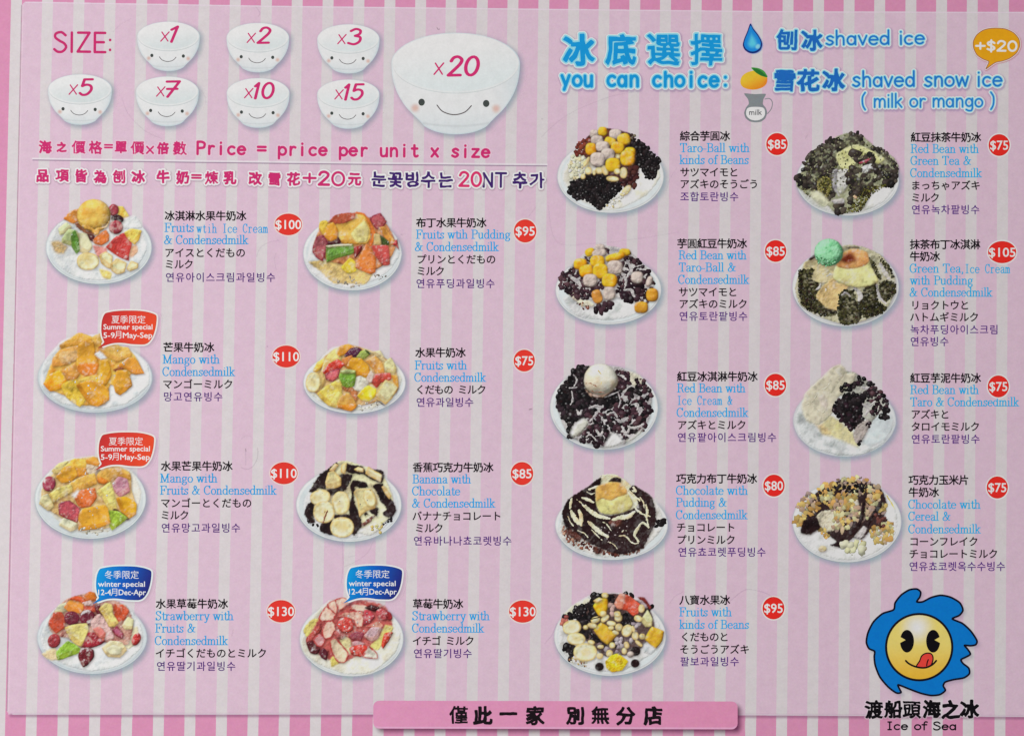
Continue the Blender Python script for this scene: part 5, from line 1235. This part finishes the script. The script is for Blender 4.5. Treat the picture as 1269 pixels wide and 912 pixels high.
def base_choice():
    layer(14)
    Z = lambda zx, zy: (670 + zx / 4.23, zy / 4.23)
    LY = lambda g: [(g + 1.4, (128, 108, 150), .5, .9, 1.3, 1.4, 'letter_shade'), (g, (232, 240, 246), 1, 0, 0, 0, 'letter_outline'), (g - 1.1, (120, 200, 236), .9, 0, 0, .5, 'letter_glow')]
    it = [('g', ch, *Z(x, y), em, 1.7) for ch, x, y, em in (('冰', 200, 262, 40), ('底', 420, 262, 39), ('選', 645, 264, 42), ('擇', 868, 264, 42))]
    art_text('base_heading', it, MENU, CY, LY(3.0), .5, "blue outlined Chinese heading above you can choice")
    g = squat(skel_text(ROUND, "you can choice:", 696.3, 899, 107.0, 27.5, .28, mono=True), 107.0, 27.5)
    art_text('base_heading', [('s', L, 1.95) for L in g], MENU, CY, LY(2.6), .5, "blue outlined words you can choice")
    Z = lambda zx, zy: (900 + zx / 3.439, zy / 3.439)
    BL = (30, 98, 176)
    it = [('g', ch, *Z(x, y), 26.5, 1.2) for ch, x, y in (('刨', 258, 172), ('冰', 366, 172))]
    art_text('ice_choice', it, MENU, BL, LY(2.4), .45, "blue Chinese name for shaved ice beside the drop")
    g = skel_text(ROUND, "shaved ice", 1024, 1145, 56.4, 23.5, -.6)
    art_text('ice_choice', [('s', L, 1.15) for L in g], MENU, (34, 110, 188), LY(2.2), .45, "blue words shaved ice beside the drop")
    it = [('g', ch, *Z(x, y), 28.5, 1.3) for ch, x, y in (('雪', 248, 346), ('花', 350, 344), ('冰', 458, 344))]
    art_text('ice_choice', it, MENU, BL, LY(2.4), .45, "blue Chinese name for snow ice beside the mango")
    g = skel_text(ROUND, "shaved snow ice", 1057, 1241, 107.8, 25.5, -.2)
    art_text('ice_choice', [('s', L, 1.2) for L in g], MENU, (34, 110, 188), LY(2.2), .45, "blue words shaved snow ice beside the mango")
    g = skel_text(ROUND, "( milk or mango )", 1068.5, 1231.5, 133.4, 22.5, -.2)
    art_text('ice_choice', [('s', L, 1.05) for L in g], MENU, (40, 116, 190), LY(2.0), .45, "blue words milk or mango in brackets")
    # water drop
    drop = lambda s: catmull([Z(110 + (x - 118) * s, 170 + (y - 170) * s) for x, y in ((110, 102), (122, 122), (142, 148), (156, 172), (161, 192), (154, 214), (138, 226), (120, 230), (102, 226), (86, 214), (78, 194), (84, 168), (98, 134))], True, 5, .4)
    d = shape('drop_icon', drop(1) + np.array([.9, .5]), (90, 130, 190), MENU, smooth=False, soft=1.0, label="blue water drop icon")
    shape('drop_outline', drop(1.0), (22, 44, 110), d, smooth=False)
    shape('drop_fill', drop(.86) , (42, 152, 216), d, smooth=False, colf=lambda X, Y, F: pig((30, 128, 204), 930) + (pig((86, 190, 236), 930) - pig((30, 128, 204), 930)) * sstep(-2, -9, F)[..., None])
    shape('drop_gloss', ell(*Z(134, 200), 3.0, 2.4, -50), (140, 206, 236), d, soft=1.2, alpha=.8)
    # mango
    def mc(X, Y, F):
        a, b = pig((240, 178, 52), 930), pig((224, 138, 36), 930); t = sstep(-4, 12, (X - 933) * .35 + (Y - 98) * .8)[..., None]
        return a * (1 - t) + b * t
    m = shape('mango_icon', [Z(*p) for p in ((60, 348), (68, 326), (90, 310), (118, 303), (145, 306), (166, 318), (175, 336), (170, 360), (150, 376), (118, 384), (86, 380), (66, 368))], (238, 170, 48), MENU, colf=mc, label="yellow mango icon with a green leaf")
    shape('mango_shade', [Z(*p) for p in ((120, 380), (150, 364), (174, 334), (170, 360), (150, 376))], (214, 128, 40), m, alpha=.8)
    shape('mango_leaf', [Z(*p) for p in ((106, 290), (135, 292), (160, 304), (175, 326), (172, 332), (146, 324), (124, 310))], (64, 142, 60), m, ten=.35)
    shape('leaf_shade', [Z(*p) for p in ((112, 293), (140, 300), (174, 329), (150, 325), (128, 312))], (40, 108, 48), m, ten=.35)
    # milk jug
    j = shape('milk_jug_icon', [Z(*p) for p in ((76, 400), (120, 403), (168, 402), (158, 425), (156, 446), (168, 462), (174, 482), (166, 506), (148, 520), (124, 523), (100, 519), (82, 504), (76, 482), (84, 460), (96, 444), (92, 424))], (122, 128, 132), MENU, ten=.3, label="grey milk jug icon with a curved handle")
    strokes('jug_handle', [catmull([Z(165, 424), Z(184, 422), Z(196, 438), Z(192, 464), Z(176, 486)], False, 6)], .55, (132, 132, 138), j, st=.3)
    shape('jug_milk', [Z(*p) for p in ((92, 462), (125, 457), (158, 462), (165, 484), (158, 502), (142, 512), (124, 515), (104, 511), (90, 500), (84, 484))], (228, 230, 230), j)
    emit('jug_word', merge([stroke_data(L, .5, (84, 84, 88), st=.25) for L in skel_text(ROUND, "milk", 900 + 99 / 3.439, 900 + 149 / 3.439, 142.7, 8.4)]), j)
    # +$20 balloon
    bp = [Z(*p) for p in ((1152, 122), (1190, 126), (1224, 142), (1246, 168), (1250, 198), (1236, 228), (1208, 250), (1176, 262), (1148, 268), (1126, 282), (1106, 296), (1112, 282), (1118, 264), (1094, 254), (1068, 236), (1054, 208), (1052, 180), (1066, 152), (1092, 132), (1120, 124))]
    b = shape('extra_charge_balloon', np.array(bp) + .6, (176, 120, 130), MENU, grow=1.9, soft=.8, alpha=.8, ten=.38, label="orange speech balloon reading plus twenty dollars")
    shape('balloon_outline', bp, (224, 200, 196), b, grow=1.3, ten=.38); shape('balloon_line', bp, (150, 92, 70), b, grow=.5, ten=.38); shape('balloon_fill', bp, (208, 146, 24), b, grow=-.5, ten=.38)
    g = skel_text(ROUND, "+$20", 900 + 1064 / 3.439, 900 + 1236 / 3.439, 63.4, 17, .4)
    emit('balloon_price', merge([stroke_data(L, 1.25, (252, 238, 214), st=.3) for L in g]), b)

# ------------------------------------------------------------------ dish names in four languages
INK_ZH = (20, 16, 22); INK_EN = (26, 156, 218); INK_JA = (30, 22, 28); INK_KO = (78, 34, 118)
def caption(x0, y0, k, lines, label):
    layer(18)
    root = bpy.data.objects.new('dish_caption', None); COL.objects.link(root); root.parent = MENU; root['label'] = label
    root.empty_display_size = .005
    got = {}
    for typ, t, a, b, y in lines:
        u0, u1, v = x0 + a / k, x0 + b / k, y0 + y / k
        if typ in 'CJK':
            c, off = {'C': (INK_ZH, .020), 'J': (INK_JA, .006), 'K': (INK_KO, .002)}[typ]
            n = cells(t)[1]; em = {'C': 12.9, 'J': 12.6, 'K': 12.6}[typ]
            got.setdefault(typ, []).append(bold_data(t, u0, u1, v, em, c, {'C': .36, 'J': .26, 'K': .16}[typ], .3 if typ == 'C' else .28))
        else:
            G = skel_text(SERIF, t, u0, u1, v, 14.9, 0, mono=(typ == 'M'))
            got.setdefault('E', []).extend(stroke_data(L, .58 if typ == 'M' else .74, INK_EN, st=.3, ny=.46) for L in G)
    for typ, nm in (('C', 'chinese_name'), ('E', 'english_name'), ('J', 'japanese_name'), ('K', 'korean_name')):
        emit(nm, merge(got[typ]), root)
def captions():
    A = [
     (190, 250, 6.345, [('C', '冰淇淋水果牛奶冰', 92, 730, 112), ('E', 'Fruits', 92, 315, 238), ('M', 'wtih Ice Cream', 342, 900, 245), ('E', '& Condensedmilk', 90, 746, 334), ('J', 'アイスとくだもの', 90, 725, 402), ('J', 'ミルク', 92, 315, 492), ('K', '연유아이스크림과일빙수', 95, 962, 595)], "caption of the fruit ice with ice cream"),
     (190, 415, 6.345, [('C', '芒果牛奶冰', 80, 478, 97), ('E', 'Mango with', 77, 520, 225), ('E', 'Condensedmilk', 77, 642, 322), ('J', 'マンゴーミルク', 75, 628, 387), ('K', '망고연유빙수', 78, 548, 485)], "caption of the mango ice"),
     (190, 560, 6.345, [('C', '水果芒果牛奶冰', 62, 622, 110), ('E', 'Mango with', 57, 502, 238), ('E', 'Fruits & Condensedmilk', 57, 968, 333), ('J', 'マンゴーとくだもの', 58, 775, 400), ('J', 'ミルク', 60, 280, 495), ('K', '연유망고과일빙수', 62, 687, 595)], "caption of the mango and fruit ice"),
     (180, 730, 6.345, [('C', '水果草莓牛奶冰', 85, 650, 112), ('E', 'Strawberry with', 87, 692, 240), ('E', 'Fruits &', 82, 393, 337), ('E', 'Condensedmilk', 80, 650, 435), ('J', 'イチゴくだものとミルク', 80, 957, 500), ('K', '연유딸기과일빙수', 88, 713, 602)], "caption of the strawberry and fruit ice"),
     (500, 260, 6.345, [('C', '布丁水果牛奶冰', 102, 650, 103), ('E', 'Fruits wtih Pudding', 102, 838, 228), ('E', '& Condensedmilk', 94, 748, 325), ('J', 'プリンとくだもの', 105, 725, 390), ('J', 'ミルク', 105, 322, 482), ('K', '연유푸딩과일빙수', 98, 720, 580)], "caption of the fruit ice with pudding"),
     (500, 420, 6.345, [('C', '水果牛奶冰', 95, 487, 107), ('E', 'Fruits with', 92, 497, 240), ('E', 'Condensedmilk', 90, 647, 335), ('J', 'くだもの ミルク', 98, 648, 398), ('K', '연유과일빙수', 100, 552, 497)], "caption of the mixed fruit ice"),
     (500, 565, 6.345, [('C', '香蕉巧克力牛奶冰', 75, 705, 88), ('E', 'Banana with', 74, 528, 213), ('E', 'Chocolate', 72, 443, 307), ('E', '& Condensedmilk', 72, 720, 403), ('J', 'バナナチョコレート', 70, 770, 470), ('J', 'ミルク', 92, 312, 565), ('K', '연유바나나쵸코렛빙수', 78, 852, 665)], "caption of the banana and chocolate ice"),
     (500, 730, 6.345, [('C', '草莓牛奶冰', 75, 468, 113), ('E', 'Strawberry with', 74, 675, 240), ('E', 'Condensedmilk', 72, 633, 337), ('J', 'イチゴ ミルク', 72, 555, 403), ('K', '연유딸기빙수', 78, 540, 502)], "caption of the strawberry ice"),
     (830, 155, 7.93, [('C', '綜合芋圓冰', 102, 588, 110), ('E', 'Taro-Ball with', 105, 780, 268), ('E', 'kinds of Beans', 99, 770, 385), ('J', 'サツマイモと', 103, 672, 465), ('J', 'アズキのそうごう', 100, 870, 582), ('K', '조합토란빙수', 100, 677, 705)], "caption of the taro ball ice with beans"),
     (830, 290, 7.93, [('C', '芋圓紅豆牛奶冰', 75, 755, 95), ('E', 'Red Bean with', 90, 750, 250), ('E', 'Taro-Ball &', 94, 645, 370), ('E', 'Condensedmilk', 87, 778, 490), ('J', 'サツマイモと', 88, 662, 570), ('J', 'アズキのミルク', 90, 762, 687), ('K', '연유토란팥빙수', 90, 765, 808)], "caption of the red bean ice with taro balls"),
     (830, 452, 7.93, [('C', '紅豆冰淇淋牛奶冰', 73, 860, 115), ('E', 'Red Bean with', 75, 740, 270), ('M', 'Ice Cream &', 82, 612, 392), ('E', 'Condensedmilk', 72, 770, 510), ('J', 'アズキとミルク', 75, 750, 590), ('K', '연유팥아이스크림빙수', 73, 1050, 712)], "caption of the red bean ice with ice cream"),
     (830, 580, 7.794, [('C', '巧克力布丁牛奶冰', 65, 840, 100), ('E', 'Chocolate with', 64, 750, 255), ('E', 'Pudding &', 64, 545, 370), ('E', 'Condensedmilk', 64, 748, 490), ('J', 'チョコレート', 65, 632, 570), ('J', 'プリンミルク', 68, 632, 690), ('K', '연유쵸코렛푸딩빙수', 78, 928, 808)], "caption of the chocolate ice with pudding"),
     (830, 730, 7.93, [('C', '八寶水果冰', 97, 590, 103), ('E', 'Fruits with', 97, 605, 262), ('E', 'kinds of Beans', 97, 772, 385), ('J', 'くだものと', 105, 577, 465), ('J', 'そうごうアズキ', 97, 782, 587), ('K', '팔보과일빙수', 100, 682, 707)], "caption of the fruit ice with beans"),
     (1115, 155, 7.597, [('C', '紅豆抹茶牛奶冰', 105, 762, 117), ('E', 'Red Bean with', 105, 740, 265), ('E', 'Green Tea &', 105, 668, 377), ('E', 'Condensedmilk', 102, 770, 493), ('J', 'まっちゃアズキ', 105, 757, 570), ('J', 'ミルク', 108, 372, 685), ('K', '연유녹차팥빙수', 108, 752, 797)], "caption of the red bean ice with green tea"),
     (1115, 290, 6.292, [('C', '抹茶布丁冰淇淋', 80, 625, 82), ('C', '牛奶冰', 80, 310, 175), ('E', 'Green Tea,', 80, 490, 302), ('M', 'Ice Cream', 515, 858, 305), ('E', 'with Pudding', 80, 567, 395), ('E', '& Condensedmilk', 80, 720, 488), ('J', 'リョクトウと', 85, 540, 555), ('J', 'ハトムギミルク', 78, 615, 648), ('K', '녹차푸딩아이스크림', 80, 770, 745), ('K', '연유빙수', 80, 382, 838)], "caption of the green tea ice with pudding"),
     (1115, 452, 8.24, [('C', '紅豆芋泥牛奶冰', 107, 825, 135), ('E', 'Red Bean with', 110, 802, 297), ('E', 'Taro & Condensedmilk', 112, 1215, 422), ('J', 'アズキと', 115, 505, 505), ('J', 'タロイモミルク', 115, 815, 630), ('K', '연유토란팥빙수', 115, 818, 757)], "caption of the red bean ice with taro paste"),
     (1115, 580, 6.753, [('C', '巧克力玉米片', 75, 575, 98), ('C', '牛奶冰', 75, 325, 200), ('E', 'Chocolate with', 75, 672, 337), ('E', 'Cereal &', 75, 420, 437), ('E', 'Condensedmilk', 75, 675, 543), ('J', 'コーンフレイク', 80, 655, 612), ('J', 'チョコレートミルク', 78, 820, 715), ('K', '연유쵸코렛옥수수빙수', 77, 882, 820)], "caption of the chocolate ice with cereal"),
    ]
    for a in A: caption(*a)

# ------------------------------------------------------------------ price badges
BADGES = [(357.4, 278.4, 17, 13.5, '$100', 'fruit ice with ice cream'), (354.7, 441.8, 17, 13.7, '$110', 'mango ice'), (351.9, 586.2, 17, 13.7, '$110', 'mango and fruit ice'), (348.4, 757.0, 17.2, 13.9, '$130', 'strawberry and fruit ice'),
          (650.8, 286.5, 14, 14.4, '$95', 'fruit ice with pudding'), (649.7, 446.9, 13.2, 13.6, '$75', 'mixed fruit ice'), (646.9, 586.6, 14, 14.4, '$85', 'banana and chocolate ice'), (647.8, 757.3, 17, 13.9, '$130', 'strawberry ice'),
          (962.8, 179, 13.4, 13.8, '$85', 'taro ball ice with beans'), (961.1, 311.3, 13.3, 13.6, '$85', 'red bean ice with taro balls'), (960.9, 477, 13.4, 14, '$85', 'red bean ice with ice cream'), (959, 601.5, 13.3, 13.7, '$80', 'chocolate ice with pudding'), (958.4, 753.1, 13.6, 14, '$95', 'fruit ice with beans'),
          (1238, 180.2, 13.2, 13.6, '$75', 'red bean ice with green tea'), (1241.7, 312.7, 17.6, 13.8, '$105', 'green tea ice with pudding'), (1237, 478.8, 13.2, 13.7, '$75', 'red bean ice with taro paste'), (1235.7, 603.8, 13.2, 13.8, '$75', 'chocolate ice with cereal')]
def badges():
    for u, v, rx, ry, t, what in BADGES:
        layer(20)
        o = shape('price_badge', ell(u, v, rx, ry, 0, 44), (240, 208, 204), MENU, grow=1.3, soft=.6, smooth=False, label="red price badge for the " + what)
        red = (222, 56, 46) if u < 700 else (212, 40, 34)
        def cf(X, Y, F, red=red, u=u): return pig(red, u) * (1 - .16 * sstep(-2.0, 0, F))[..., None]
        shape('badge_disc', ell(u, v, rx, ry, 0, 44), red, o, grow=-.1, smooth=False, colf=cf, st=.45)
        w = rx * .93 if len(t) == 4 else rx * .83
        emit('badge_price', latin_data(t, u - w, u + w, v + 5.6, 15.9, (252, 236, 226), .22), o)

# ------------------------------------------------------------------ season balloons
BAL = "235,135 330,116 450,106 600,106 700,112 790,128 858,150 888,172 893,215 884,300 866,380 840,450 800,510 765,538 720,550 640,549 560,545 470,532 400,528 320,534 250,552 180,578 120,600 165,562 204,520 190,480 175,430 167,370 168,300 176,235 194,180 212,150"
def balloons():
    P0 = (pts(BAL) - np.array([120, 600])) / 10.575
    for tu, tv, summer, what in ((121.3, 431.7, 1, 'mango ice'), (118.1, 582.4, 1, 'mango and fruit ice'), (114.8, 748, 0, 'strawberry and fruit ice'), (425.4, 747.2, 0, 'strawberry ice')):
        layer(80); q = catmull(P0 + np.array([tu, tv]), True, 4, .4)
        out = np.stack([tu + (q[:, 0] - tu), q[:, 1]], 1)
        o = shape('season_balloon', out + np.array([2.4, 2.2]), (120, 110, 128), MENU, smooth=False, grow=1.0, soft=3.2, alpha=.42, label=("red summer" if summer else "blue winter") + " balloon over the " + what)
        trim = q[(q[:, 1] < tv - 5.5) | (q[:, 0] > tu + 7)]
        shape('balloon_outline', trim, (246, 226, 222) if summer else (222, 232, 246), o, smooth=False, grow=1.9, st=.45)
        def cf(X, Y, F, s=summer, u0=tu):
            t = np.clip((X - u0 - 2 + .35 * (Y - tv)) / 72 + .18, 0, 1)[..., None]
            a, b = (pig((190, 48, 50)), pig((232, 76, 44))) if s else (pig((6, 156, 222)), pig((34, 40, 122)))
            m = pig((214, 58, 46)) if s else pig((10, 92, 190))
            c = np.where(t < .5, a + (m - a) * t * 2, m + (b - m) * (t * 2 - 1))
            return c * (1 - .30 * sstep(-1.3, 0, F))[..., None]
        shape('balloon_fill', q, (210, 60, 50), o, smooth=False, colf=cf, st=.45)
        X = lambda a: tu + (a - 120) / 10.575; V = lambda a: tv + (a - 600) / 10.575
        W = (255, 240, 234) if summer else (238, 248, 255)
        D = []
        if summer:
            D.append(cjk_data('夏季限定', X(300), X(746), V(222), 10.9, W, 0)); D.append(latin_data('Summer special', X(196), X(836), V(352), 9.2, W, .14))
            D.append(latin_data('5-9', X(196), X(342), V(463), 9.6, W, .14)); D.append(cjk_data('月', X(346), X(440), V(420), 10.4, W, 0)); D.append(latin_data('May-Sep', X(450), X(834), V(463), 9.6, W, .14))
        else:
            d = 70
            D.append(cjk_data('冬季限定', X(210 + d), X(656 + d), V(217), 10.9, W, 0)); D.append(latin_data('winter', X(125 + d), X(420 + d), V(372), 9.6, W, .14)); D.append(latin_data('special', X(446 + d), X(736 + d), V(372), 9.2, W, .14))
            D.append(latin_data('12-4', X(126 + d), X(292 + d), V(482), 9.8, W, .14)); D.append(cjk_data('月', X(294 + d), X(386 + d), V(443), 10.4, W, 0)); D.append(latin_data('Dec-Apr', X(394 + d), X(748 + d), V(482), 9.8, W, .14))
        emit('season_words', merge(D), o)

# ------------------------------------------------------------------ emblem and banner
def emblem():
    layer(14)
    Z = lambda s: np.stack([1050 + s[:, 0] / 4.632, 715 + s[:, 1] / 4.632], 1)
    out = Z(catmull(pts("265,186 274,146 308,102 355,72 398,67 420,84 416,112 398,140 432,140 480,116 535,103 592,114 645,146 663,188 642,218 602,238 660,264 708,308 743,362 736,386 706,392 672,390 690,412 706,440 682,456 652,472 664,494 696,520 700,552 668,576 610,586 562,600 550,622 562,648 530,672 480,677 420,664 355,640 292,616 298,638 308,660 280,662 232,626 186,570 160,505 154,456 156,424 124,408 109,372 118,318 150,255 202,208"), True, 5, .38))
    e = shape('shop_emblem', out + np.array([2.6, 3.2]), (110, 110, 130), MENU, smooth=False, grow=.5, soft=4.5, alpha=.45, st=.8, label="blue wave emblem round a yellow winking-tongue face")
    shape('emblem_outline', out, (14, 14, 30), e, smooth=False, grow=1.2); shape('emblem_wave', out, (10, 108, 184), e, smooth=False, grow=-1.2)
    cx, cy = 1050 + 412 / 4.632, 715 + 400 / 4.632
    shape('face_outline', ell(cx, cy, 42.4, 42.4, 0, 64), (18, 16, 26), e, smooth=False)
    def fc(X, Y, F):
        a, b, c = pig((248, 236, 212), 1139), pig((238, 190, 104), 1139), pig((232, 164, 52), 1139)
        t = sstep(0, 26, np.hypot(X - 1136, (Y - 777)))[..., None]; k = sstep(790, 842, Y)[..., None]
        c2 = b * (1 - k) + c * k
        return a * (1 - t) + c2 * t
    shape('face', ell(cx, cy, 39.6, 39.6, 0, 64), (238, 190, 90), e, smooth=False, colf=fc)
    for x, s in ((342, 1), (492, -1)):
        q = catmull([(x + 40 * math.cos(t), 366 + 65 * math.sin(t)) for t in np.linspace(0, 2 * math.pi, 28, endpoint=False)], True, 3)
        k = []
        for p in q:                                     # the wedge cut out of each eye
            dx, dy = (p[0] - x) * -s, p[1] - 359
            if dx > 0 and abs(dy) < 16: continue
            k.append(p)
        i = [j for j in range(len(k)) if (k[j][0] - x) * -s > 0]
        up = max([j for j in i if k[j][1] < 359], key=lambda j: k[j][1]); dn = min([j for j in i if k[j][1] > 359], key=lambda j: k[j][1])
        tip = np.array([x - s * 8, 359])
        k = np.insert(np.array(k), max(up, dn) if abs(up - dn) == 1 else 0, tip, 0) if True else k
        shape('eye', Z(np.array(k)), (14, 12, 16), e, smooth=False, st=.4)
    tg = pts("398,512 415,480 428,450 452,436 478,438 490,456 488,482 474,508 440,518")
    shape('tongue_outline', Z(tg), (20, 14, 18), e, grow=1.0, st=.4); shape('tongue', Z(tg), (206, 62, 54), e, grow=-.6, st=.4)
    strokes('tongue_line', [Z(catmull(pts("455,506 458,488 464,472"), False, 4))], .8, (40, 14, 18), e)
    strokes('mouth', [Z(catmull(pts("335,478 352,494 385,510 420,518 455,516 488,500 510,478"), False, 5))], 1.15, (18, 14, 20), e)
    D = art_text('shop_name', [('g', ch, 1050 + x / 4.632, 715 + y / 4.632, 23.0, 1.3) for ch, x, y in (('渡', 152, 757), ('船', 262, 757), ('頭', 370, 757), ('海', 484, 757), ('之', 592, 758), ('冰', 702, 757))], MENU, (14, 12, 16), [(1.0, (214, 196, 204), .5, 0, 0, .8, 'letter_glow')], .4, "black Chinese lettering under the emblem")
    g = skel_text(dict(ROUND, I=ROUND['J']), "Ice of Sea", 1050 + 233 / 4.632, 1050 + 620 / 4.632, 903.4, 13.4, .2, mono=False)
    emit('shop_name', merge([stroke_data(L, .92, (18, 14, 20), st=.3) for L in g]), MENU, "small black English lettering under the emblem")
def banner():
    layer(14)
    L, R, T, B, r = 462.6, 914.0, 868.0, 902.2, 7.5
    p = []
    for cx, cy, a in ((R - r, T + r + .6, -90), (R - r, B - r + 1.0, 0), (L + r, B - r, 90), (L + r, T + r - .4, 180)):
        for t in np.linspace(a, a + 90, 8): p.append((cx + r * math.cos(math.radians(t)), cy + r * math.sin(math.radians(t))))
    p = np.array(p)
    def sc(X, Y, F): return np.broadcast_to(pig((86, 26, 66), 700), X.shape + (3,))
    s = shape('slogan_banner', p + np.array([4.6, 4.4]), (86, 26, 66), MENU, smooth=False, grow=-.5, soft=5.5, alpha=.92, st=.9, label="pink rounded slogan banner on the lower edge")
    def bc(X, Y, F):
        a = pig((216, 146, 182), 470); b = pig((206, 134, 168), 900); t = ((X - L) / (R - L))[..., None]
        c = a * (1 - t) + b * t
        e = (np.exp(-((F + 1.4) / .9) ** 2) * sstep(B - 5, B - 1, Y))[..., None]
        return c + (pig((234, 176, 208), 600) - c) * e * .8
    shape('banner_face', p, (212, 140, 176), s, smooth=False, colf=bc, st=.8)
    Z = lambda zx, zy: (440 + zx / 2.538, 850 + zy / 2.538)
    art_text('banner_words', [('g', ch, *Z(x, y), em, 1.25) for ch, x, y, em in (('僅', 325, 90, 23), ('此', 402, 92, 23.5), ('一', 483, 87, 23), ('家', 567, 90, 24), ('別', 692, 92, 23), ('無', 772, 91, 22.5), ('分', 852, 92, 23.5), ('店', 937, 92, 23.5))], s, (24, 16, 22), [], .4)

# ------------------------------------------------------------------ wear: pen marks, hairs and scratches on the laminate
def wear():
    layer(24)
    M = [("299,544 304,540 309,540 314,544", .35, .35, (150, 120, 150)), ("304.5,556 304.8,559", .75, .9, (84, 64, 90)), ("304.5,560 304.6,576", .35, .5, (140, 112, 144)), ("299,579 304,581 309,580.6 314,577 318,570 319.6,562 319,555", .4, .55, (112, 100, 116)),
         ("541.6,35 543,37 544.6,36.6", .7, .95, (60, 46, 60)), ("656,507.4 658.6,506.6", 1.0, .95, (70, 50, 70)), ("671.6,147.6 672,148", .8, .7, (110, 110, 110)),
         ("671,170 690,152 712,138 735,128 760,119 790,114", .35, .35, (128, 108, 132)), ("839,208 830,222 825,240", .3, .25, (128, 108, 132)),
         ("151,122 158,140 168,152 182,164 200,172", .35, .4, (146, 118, 146)), ("250,113 254,120 255,128", .35, .35, (146, 118, 146)), ("140,40 150,30 162,24", .3, .25, (150, 120, 150)), ("318,10 322,17 320,21", .35, .45, (120, 100, 124)),
         ("905,744 922,731 935,731 950,735 958,741", .4, .5, (120, 96, 132)), ("830,747 836,739 846,733", .35, .4, (120, 96, 132)), ("879,750 882,756", .35, .4, (120, 96, 132)),
         ("675,797 684,786 690,772", .4, .5, (132, 110, 140)),
         ("318,318 322,308 332,301 345,298", .35, .35, (146, 122, 150)), ("342,314 340,322 342,334", .3, .3, (150, 130, 160)), ("424,668 425,700 423,722", .35, .4, (120, 108, 140)), ("462,671 455,685 438,697 425,702", .35, .35, (130, 112, 140)), ("289,780 287,788", .35, .4, (150, 120, 140)),
         ("432,690 440,688", .3, .4, (120, 110, 150)), ("690,780 720,770 745,764", .25, .2, (150, 130, 150)), ("331,429 331.4,429.6", .5, .8, (110, 70, 90)), ("497,291 498.4,291", .8, .7, (140, 120, 150)), ("679,255 690,300 735,302 790,296 840,288", .3, .28, (140, 120, 145)),
         ("1000,168 998,172", .4, .5, (110, 100, 110)), ("1255,45 1262,40", .3, .3, (150, 120, 130)), ("600,600 606,604", .3, .25, (150, 120, 150)), ("655,268 660,262 664,256", .35, .3, (150, 125, 150)), ("1070,300 1100,318", .25, .15, (140, 120, 140))]
    for t, w, a, c in M:
        p = pts(t); p = catmull(p, False, 6) if len(p) > 2 else p
        strokes('scratch', [p], w, c, MENU, st=.3, alpha=a * .55, soft=.35)

for f in DISHES: layer(14); f()
layer(14); bowls(); formula_lines(); base_choice(); captions(); badges(); balloons(); emblem(); banner(); wear()
